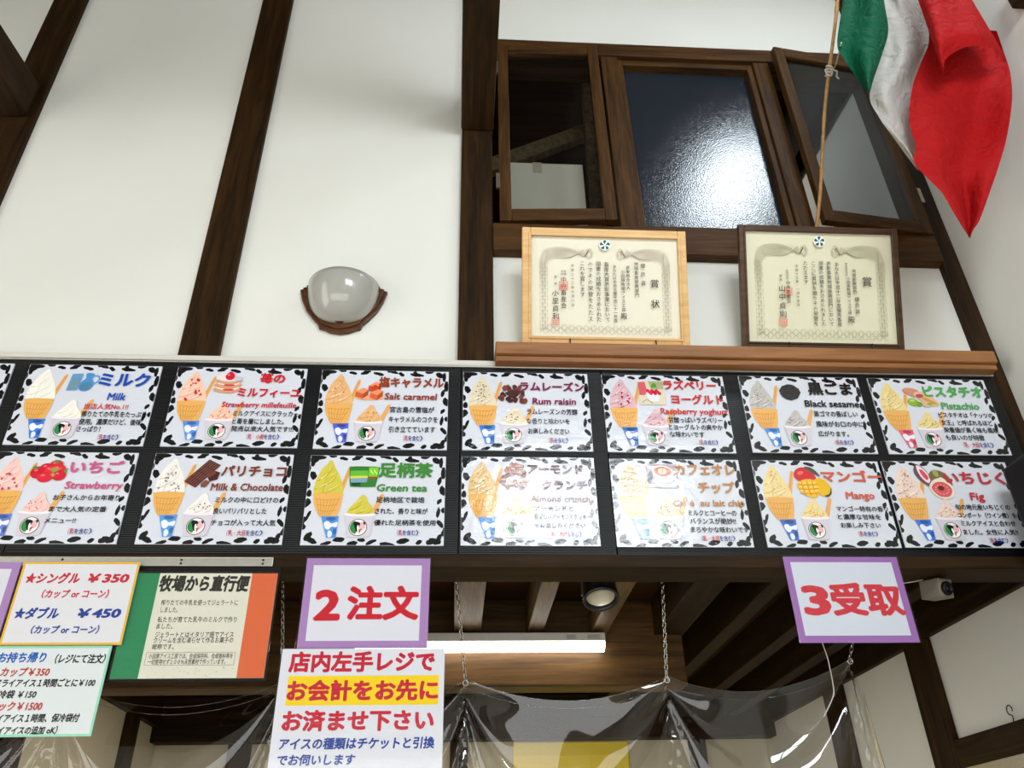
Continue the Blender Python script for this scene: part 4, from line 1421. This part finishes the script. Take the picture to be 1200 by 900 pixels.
GR, WH, RD = cloth('green_cloth', (0, 84, 56)), cloth('white_cloth', (188, 185, 178)), cloth('red_cloth', (170, 18, 21))
b = MB()
strip(b, [(992, -46), (988, 0), (981, 50), (988, 68), (1002, 88), (1018, 110)], [(1032, -46), (1036, 0), (1041, 36), (1033, 66), (1024, 92), (1019, 111)], GR,
      lambda f, t: 0.035 * math.sin(f * 5.0 + t * 2) + 0.01 * math.sin(t * 9 + f * 3))
strip(b, [(1032, -46), (1036, 0), (1041, 36), (1033, 66), (1019, 111), (1030, 137), (1046, 160), (1062, 182), (1075, 199)],
      [(1060, -46), (1080, 0), (1090, 40), (1092, 60), (1086, 90), (1078, 125), (1074, 150), (1078, 180), (1076, 200)], WH,
      lambda f, t: 0.065 + 0.11 * t + 0.022 * math.sin(f * 6.5 + 1.2 + t * 1.5) + 0.03 * f + 0.007 * math.sin(t * 14 + f * 9) + 0.005 * math.sin(t * 23 - f * 13), 60, 24)
strip(b, [(1088, 30), (1088, 52), (1079, 74), (1069, 103), (1065.5, 142), (1073.5, 172), (1070.5, 189), (1085, 207), (1103, 225), (1118, 250), (1136, 279)],
      [(1168, 36), (1176, 60), (1184, 86), (1186, 118), (1180, 160), (1170, 196), (1160, 225), (1151, 250), (1146, 262), (1140, 270), (1137, 279)], RD,
      lambda f, t: 0.02 + 0.14 * t + 0.055 * math.sin(f * PI) * (1 - .6 * t) + 0.016 * math.sin(f * 9 + t * 4) + 0.01 * math.sin(t * 13 - f * 6), 44, 26)
strip(b, [(1060, -46), (1078, -48), (1096, -48), (1112, -46)], [(1106, 88), (1107.5, 71), (1119, 61), (1133, 55), (1149, 53.5), (1163, 56.5), (1176, 62)], RD,
      lambda f, t: -0.02 - 0.055 * math.sin(t * PI) * (.5 + .5 * f) + 0.03 * max(0, f - .85) / .15 + 0.010 * math.sin(t * 9 + f * 4), 30, 24)
b.build('cloth', root, keep=True)
pb, pt = Vector((1.352, -0.012, 3.615)), at(984, -50, -0.74)
d = pt - pb
pts, rs = [], []
for i in range(49):
    f = i / 48
    pts.append(pb + d * f + Vector((0.006 * math.sin(f * 9), 0, 0.004 * math.sin(f * 7))))
    rs.append(0.0068 - 0.001 * f + (0.0016 if i % 9 == 4 else 0))
b = MB(); b.tube(pts, rs, M['bamboo'], 10); b.build('pole', root)
# white tie round the pole
kp = at(977, 66, YF)
tmin = min(range(49), key=lambda i: (pts[i] - kp).length)
kp = pts[tmin]
b = MB()
dn = d.normalized()
for i in range(4):
    b.ring(kp + dn * (0.010 * (i - 1.5)), dn + Vector((.25 * (i % 2), .1, 0)), 0.0105, 0.0034, M['cord'], 14, 6)
b.tube(catmull([kp + Vector((0, -.01, 0)), kp + Vector((-.022, -.015, -.012)), kp + Vector((-.02, -.015, -.045)), kp + Vector((.0, -.012, -.03)), kp + Vector((.004, -.01, 0))], 5), .0032, M['cord'], 6)
b.tube(catmull([kp + Vector((0, -.01, 0)), kp + Vector((.02, -.014, -.018)), kp + Vector((.012, -.014, -.045)), kp + Vector((.018, -.014, -.06))], 5), .0032, M['cord'], 6)
b.tube(catmull([kp + Vector((0, -.008, .01)), kp + Vector((.03, .0, .03)), at(986, 50, YF)], 5), .0026, M['cord'], 6)
b.build('tie', root)

# ================================================================== SIGNS UNDER THE BOARD
def sheet(x0, x1, zt, zb, y, name, label, cat, draw, bg, sleeve=0.004, th=0.002, group=None, holes=()):
    root = thing(name, ((x0 + x1) / 2, y, zb), label, cat, group)
    A = Art((x0, y - 0.0004, zt), (1, 0, 0), (0, 0, 1), (0, -1, 0))
    A.mb.box((x0, y - 0.0003, zb), (x1, y + th, zt), ink(bg))
    A.W, A.H = x1 - x0, zt - zb
    draw(A)
    A.mb.build('printed_sheet', root, keep=True)
    if sleeve:
        b = MB(); b.box((x0 - sleeve, y - 0.0042, zb - sleeve), (x1 + sleeve, y - 0.0032, zt + sleeve), M['sleeve'])
        b.build('clear_sleeve', root)
    return root


CR, BL = (200, 26, 54), (24, 60, 150)
PURPLE = (172, 132, 190)


def order(A):
    A.rect(0.021, 0.021, 0.330, 0.236, (226, 226, 236), 1)
    A.text('2', .04, .102, .135, .083, (206, 20, 44), 'S', 3)
    A.text('注文', .129, .322, .132, .091, (206, 20, 44), 'S', 3)


sheet(-0.435, -0.081, 2.3475, 2.0915, -0.0175, 'paper_sign', 'purple bordered sign reading 2 and two red characters, hung under the board', 'sign', order, PURPLE)


def pay(A):
    A.rect(.025, .071, .424, .146, (250, 214, 20), 1)
    for l in (('店内左手レジで', .024, .41, .035, .051, CR, 'S'), ('お会計をお先に', .027, .421, .109, .05, CR, 'S'), ('お済ませ下さい', .024, .412, .184, .049, CR, 'S'),
              ('アイスの種類はチケットと引換', .023, .416, .239, .027, BL, 'I'), ('でお伺いします', .023, .217, .277, .025, BL, 'I')):
        A.text(*l)


sheet(-0.471, -0.0325, 2.0888, 1.772, -0.0235, 'paper_sign', 'white sign with red writing and a yellow highlighted line, below the purple bordered 2', 'sign', pay, (226, 227, 236))


def price(A):
    A.frame(0, 0, A.W, A.H, .006, (238, 182, 50), 1)
    for l in (('★シングル', .019, .162, .047, .03, CR, 'Q'), ('￥350', .188, .295, .046, .03, CR, 'Q'), ('（カップ or コーン）', .058, .251, .091, .023, CR, 'I'),
              ('★ダブル', .018, .132, .145, .03, BL, 'Q'), ('￥450', .185, .295, .144, .03, BL, 'Q'), ('（カップ or コーン）', .057, .249, .189, .022, BL, 'I')):
        A.text(*l)


sheet(-1.2143, -0.8975, 2.3294, 2.0996, -0.030, 'price_sign', 'yellow bordered price sign with red and blue prices at the left edge', 'sign', price, (230, 229, 234), 0.003)


def takeaway(A):
    A.frame(0, 0, A.W, A.H, .006, (150, 222, 190), 1)
    RB = (190, 50, 40)
    for l in (('お持ち帰り', .077, .199, .03, .026, (0, 92, 184), 'I'), ('（レジにて注文）', .21, .352, .034, .023, K, 'I'), ('・カップ￥350', .08, .218, .067, .023, RB, 'I'),
              ('ドライアイス１時間ごとに￥100', .092, .341, .095, .02, K, 'I'), ('保冷袋 ￥150', .088, .2, .123, .02, K, 'I'), ('パック￥1500', .093, .223, .152, .023, RB, 'I'),
              ('ドライアイス１時間、保冷袋付', .089, .323, .181, .02, K, 'I'), ('（ドライアイスの追加 oK）', .079, .276, .21, .019, K, 'I')):
        A.text(*l)


sheet(-1.2823, -0.9203, 2.0975, 1.8724, -0.030, 'price_sign', 'mint green bordered takeaway price sign below the yellow bordered one', 'sign', takeaway, (226, 232, 234), 0.003)


def origin(A):
    A.rect(0, 0, .0725, A.H, (30, 132, 84), 1)
    A.rect(.328, 0, A.W, A.H, (222, 104, 62), 1)
    A.frame(.0815, .219, .316, .253, .0008, (90, 90, 84), 1)
    A.text('牧場から直行便', .078, .323, .03, .044, (42, 42, 38), 'Q')
    for l in (('搾りたての牛乳を使ってジェラートに', .092, .301, .084, .016), ('しました。', .095, .141, .104, .016), ('私たちが育てた乳牛のミルクで作り', .092, .305, .131, .016),
              ('ました。', .093, .136, .149, .016), ('ジェラートとはイタリア語でアイス', .094, .303, .172, .016), ('クリームを含む凍らせて作るお菓子の', .093, .304, .187, .016), ('総称です。', .093, .15, .204, .015),
              ('小田原アイス工房では、合成保存料、合成香料等を', .089, .31, .229, .014), ('一切使用せず１００％天然素材で作っています。', .09, .293, .244, .014)):
        A.text(*l, (52, 52, 46), 'P')
    rng = random.Random(8)
    for i in range(26):                                   # flecks of age along its foot
        A.ell(rng.uniform(.08, .32), rng.uniform(.257, .282), rng.uniform(.0008, .004), rng.uniform(.0005, .0012), (196, 188, 150), 2, 8, rng.uniform(0, 3))


r_ = sheet(-0.9112, -0.512, 2.3005, 2.014, -0.0215, 'paper_sign', 'green white and orange sign in a clear sleeve hung from the metal rail', 'sign', origin, (226, 224, 206), 0.005)
b = MB(); b.box((-0.95, -0.016, 2.006), (-0.508, -0.0135, 2.322), M['black']); b.build('black_backing', r_, bevel=0.001)


def pickup(A):
    A.rect(.0195, .0165, .3315, .2345, (214, 219, 232), 1)
    A.text('3', .04, .108, .13, .083, (206, 26, 48), 'S', 3)
    A.text('受取', .122, .331, .13, .091, (206, 26, 48), 'S', 3)


sheet(0.9721, 1.3243, 2.3562, 2.1021, -0.0175, 'paper_sign', 'purple bordered sign reading 3 and two red characters, right end under the board', 'sign', pickup, (154, 100, 176), 0.003)


def first(A):
    A.rect(.02, .02, A.W - .021, A.H - .02, (224, 224, 234), 1)


sheet(-1.58, -1.2265, 2.3325, 2.079, -0.0200, 'paper_sign', 'purple bordered sign cut off at the left edge beside the price list', 'sign', first, PURPLE, 0.003)

# aluminium rail the left hand signs hang from
root = thing('hanging_rail', (-0.95, -0.02, 2.323), 'metal rail under the left of the board holding the tricolour sign', 'rail')
b = MB(); b.box((-1.7, -0.0165, 2.3245), (-0.532, -0.0125, 2.350), M['alu']); b.box((-1.7, -0.0195, 2.347), (-0.532, -0.0125, 2.350), M['alu']); bar_ = b.build('rail_bar', root, bevel=0.001)
for x in (-1.45, -1.12, -0.79, -0.56):
    for z in (2.331, 2.342):
        b = MB(); b.lathe((x, -0.0165, z), (0, -1, 0), [(0.0001, .002), (.003, .0015), (.0036, 0)], M['lens'], 10); b.build('screw', bar_)

# ================================================================== SPOTLIGHT, CAMERA, LIT BATTEN
root = thing('spotlight', (0.46, 0.25, 2.26), 'black round spotlight under the beam, above the lit strip light', 'spotlight')
ax = Vector((0.02, -0.36, -0.93)).normalized()
c0 = at(704, 700, 0.20)
b = MB()
b.lathe(c0 - ax * 0.095, ax, [(0.0001, 0), (.042, 0), (.050, .008), (.054, .03), (.056, .085), (.058, .10), (.0575, .106), (.050, .106), (.048, .098), (.047, .06), (.0001, .055)], M['black_gloss'], 36)
hs = b.build('housing', root)
b = MB(); b.lathe(c0 - ax * 0.022, ax, [(0.0001, 0), (.012, .001), (.026, .005), (.038, .012), (.045, .020)], M['reflector'], 28); b.build('reflector', hs)
b = MB(); b.lathe(c0 - ax * 0.002, ax, [(0.0001, 0.002), (.03, 0.001), (.0465, 0)], M['sleeve'], 28); b.build('lens', hs)
b = MB(); b.box((c0.x - .03, c0.y - .005, 2.36), (c0.x + .03, c0.y + .085, 2.405), M['black_gloss']); b.box((c0.x - .052, c0.y + .02, c0.z + .02), (c0.x - .044, c0.y + .06, 2.40), M['black_gloss'])
b.box((c0.x - .12, c0.y + .0, 2.395), (c0.x + .12, c0.y + .07, 2.414), M['black_gloss']); b.build('bracket', root, bevel=0.002)

root = thing('security_camera', (1.50, 0.1, 2.27), 'small grey box camera hanging from the beam, right of the purple 3 sign', 'camera')
cc = Vector((1.497, 0.055, 2.285))
fd = Vector((0.28, -0.93, -0.16)).normalized()
rr = fd.cross(Vector((0, 0, 1))).normalized(); uu = rr.cross(fd)


def cbox(mb, u0, u1, v0, v1, w0, w1, m):
    q = [cc + rr * a + uu * bb_ + fd * w0 for a, bb_ in ((u0, v0), (u1, v0), (u1, v1), (u0, v1))]
    p = [cc + rr * a + uu * bb_ + fd * w1 for a, bb_ in ((u0, v0), (u1, v0), (u1, v1), (u0, v1))]
    mb.hexa(q + p, m)


b = MB(); cbox(b, -.027, .027, -.028, .028, -.075, 0, M['cam_grey']); cbox(b, -.023, .023, -.024, .024, 0, .003, M['cam_grey']); b.build('casing', root, bevel=0.003)
b = MB(); b.lathe(cc + fd * .003 + rr * .003 - uu * .002, fd, [(.021, 0), (.021, .006), (.018, .012), (.012, .012), (.010, .006), (.0001, .004)], M['black'], 24); lr = b.build('lens_ring', root)
b = MB(); b.lathe(cc + fd * .007 + rr * .003 - uu * .002, fd, [(.011, 0), (.008, .004), (.0001, .006)], M['lens'], 20); b.build('lens', lr)
tp = cc - fd * .035 + uu * .027
b = MB(); b.tube([tp, tp + Vector((0, 0, .008)), Vector((tp.x, tp.y, HB))], [.008, .011, .012], M['cam_grey'], 12); b.build('mount', root)

root = thing('strip_light', (0.1, 0.85, 2.32), 'lit white strip light on the beam behind the counter, above the clear curtain', 'light fixture')
zt = at(600, 741.5, 0.955).z
b = MB(); b.box((-0.40, 0.955, zt - .032), (0.592, 1.05, zt + .001), M['white_metal']); b.build('housing', root, bevel=0.003)
q = []
b = MB()
for x in (-0.398, 0.590):
    q.append([(x, 0.960 + .04 * (1 - math.cos(t)) - .0 , zt - .030 - .034 * math.sin(t)) for t in [PI * i / 10 for i in range(11)]])
b.grid(q, M['tube']); b.add(q[0], [tuple(range(11))], M['tube']); b.add(q[1], [tuple(reversed(range(11)))], M['tube'])
b.build('diffuser', root)
for x0, x1 in ((0.435, 0.475), (0.52, 0.575)):
    b = MB()
    for i in range(5):
        b.box((x0, .9544, zt - .024 + i * .0035), (x1 - .006 * (i % 2), .9551, zt - .0225 + i * .0035), M['cam_grey'])
    b.build('rating_label', root)

# ================================================================== CLEAR VINYL CURTAIN AND ITS CHAINS
YC = 0.16
GX = [(-1.72, 2.05), (-1.10, 2.045), (-0.499, 2.05), (0.027, 2.042), (0.621, 2.047), (1.19, 2.098)]
SAG = [0.07, 0.066, 0.05, 0.062, 0.062]
rows = []
NT, NSEG = 150, 72
cols = []
for i in range(len(GX) - 1):
    for j in range(NSEG + (1 if i == len(GX) - 2 else 0)):
        cols.append((i, j / NSEG))
# the loose end beyond the last ring
for r in range(NT):
    t = (r / (NT - 1)) ** 1.25
    row = []
    for i, s in cols:
        (xa, za), (xb, zb) = GX[i], GX[i + 1]
        par = 4 * s * (1 - s)
        ztop = za + (zb - za) * s - SAG[i] * par
        z = ztop + (1.05 - ztop) * t
        x = xa + (xb - xa) * s
        line = za + (zb - za) * s
        drop = line - z
        sw = drop / (par + 0.16)                       # which swag curve this point is on
        fade = math.exp(-drop * 1.1)
        y = YC + fade * (0.030 * math.sin(sw * 15 + i * 1.3) * math.exp(-sw * 1.7) + 0.005 * math.sin(sw * 37 + s * 4 + i) * math.exp(-sw * 3.0))
        for lv, am in ((0.30, .007), (0.62, .008), (1.05, .009), (1.7, .010), (2.6, .010)):      # sharp creases that run from ring to ring
            y -= am * math.exp(-((sw - lv - .05 * math.sin(i * 2.3 + lv * 5)) / (.035 + .03 * lv)) ** 2) * math.exp(-drop * .7)
        y += 0.018 * math.sin(s * 2 * PI * 2 + i * 2.1) * (1 - math.exp(-drop * 2)) + 0.012 * par * math.exp(-drop * 3)
        row.append((x, y, z))
    x, y, z = row[-1]
    for k in range(1, 9):
        f = k / 8
        zz = GX[-1][1] + (1.05 - GX[-1][1]) * t - 0.05 * f * (1 - t) - .10 * f * f
        row.append((GX[-1][0] + f * (.022 + .10 * t), YC + .02 * math.sin(f * 7 + t * 3) + 0.02 * f, min(zz, z - .02 * f)))
    rows.append(row)
root = curtain = thing('clear_curtain', (-0.2, YC, 1.05), 'clear vinyl sheet hung in swags on chains across the counter opening', 'curtain')
b = MB(); b.grid(rows, M['vinyl']); b.build('vinyl_sheet', root, keep=True)
b = MB()
# welded hem along the top edge
for rr_ in (0, 7):
    b.tube([rows[rr_][i] for i in range(0, len(rows[0]) - 8)], 0.0010, M['vinyl'], 5)
b.build('hem', root)
for x, z in GX[1:]:
    b = MB(); b.ring((x, YC - .002, z - .006), (0, 1, .1), .0075, .0022, M['steel'], 16, 6); b.build('eyelet', root)

CHL = ['thin chain behind the tricolour sign, beside the white pay first sign', 'thin chain hanging in front of the lit strip light',
       'thin chain hanging from the beam between the strip light and the purple 3 sign', 'short slanting chain below the purple 3 sign']
for n, (top, bot) in enumerate((((-0.543, YC, HB + .085), GX[2]), ((-0.012, YC, HB + .085), GX[3]), ((0.648, YC, HB + .085), GX[4]), ((1.33, YC, HB + .085), GX[5]))):
    a, e = Vector(top), Vector((bot[0], YC, bot[1]))
    dd = (e - a)
    L_ = 0.0155
    cnt = int(dd.length / L_)
    b = MB()
    dn = dd.normalized()
    n1 = dn.cross(Vector((0, 1, 0))).normalized(); n2 = Vector((0, 1, 0))
    for i in range(cnt + 1):
        m_ = (n1 + n2 if i % 2 else n1 - n2)
        b.ring(a + dd * i / cnt, m_, .0052, .0013, M['steel'], 12, 5, 2.0, dn)
    tag(b.build('hanging_chain', origin=a), CHL[n], 'chain', 'chains holding up the clear curtain')

# thin white cord tied from the beam to the curtain
b = MB(); b.tube(catmull([(1.452, 0.09, HB), (1.395, .06, 2.305), (1.2, .05, 2.27), (1.08, .06, 2.18), (1.096, .10, 2.08), (1.108, YC - .03, 2.02), (1.10, YC - .03, 1.985), (1.06, YC - .03, 1.93)], 6), .0016, M['cord'], 6)
tag(b.build('white_string', origin=(1.452, .09, HB)), 'thin white string running behind the purple 3 sign down to the clear curtain', 'string')

# ================================================================== REST OF THE KITCHEN, LOFT AND THE SPEAKER
root = thing('wall_board', (0.69, 2.99, 1.4), 'bright yellow board on the far kitchen wall seen through the clear curtain', 'board')
b = MB(); b.box((0.345, 2.972, 1.3), (1.045, 2.998, 2.293), M['yellow']); b.build('yellow_panel', root, bevel=0.006)
b = MB(); b.box((0.345, 2.966, 2.215), (1.045, 2.974, 2.222), M['yellow']); b.build('ridge', root)

root = thing('cardboard_box', (0.36, 0.3, 3.60), 'pale cardboard box standing in the loft behind the left upper window', 'box')
b = MB(); b.box((0.183, 0.18, 3.60), (0.517, 0.42, 4.225), M['card_box']); ct = b.build('carton', root, bevel=0.004)
b = MB(); b.box((0.295, 0.1785, 4.165), (0.335, 0.1805, 4.226), M['tape']); b.box((0.295, 0.178, 4.224), (0.335, 0.42, 4.2265), M['tape']); b.build('tape', ct)

root = thing('loudspeaker', (1.82, -0.24, 2.1), 'black rounded casing poking in at the right edge beside the fig card', 'speaker')
b = MB(); b.box((1.70, -0.42, 2.08), (1.93, -0.085, 2.622), M['black']); b.build('casing', root, bevel=0.022, seg=4)
b = MB(); b.box((1.715, -0.432, 2.10), (1.915, -0.415, 2.60), M['black_gloss']); b.build('grille', root, bevel=0.006)
b = MB(); b.box((1.90, -0.28, 2.3), (RIGHT, -0.2, 2.38), M['black']); b.build('wall_bracket', root)

root = thing('wall_hook', (RIGHT, 0.6, 1.99), 'small wire hook on the rail of the right wall near the picture edge', 'hook')
hb = Vector((RIGHT - .02, 0.575, 1.983))
b = MB(); b.tube(catmull([hb, hb + Vector((0, -.004, .02)), hb + Vector((0, .014, .03)), hb + Vector((0, .016, .048)), hb + Vector((0, 0, .056)), hb + Vector((0, -.013, .045)), hb + Vector((0, -.012, .034))], 5), .0022, M['lens'], 6)
b.build('wire', root)
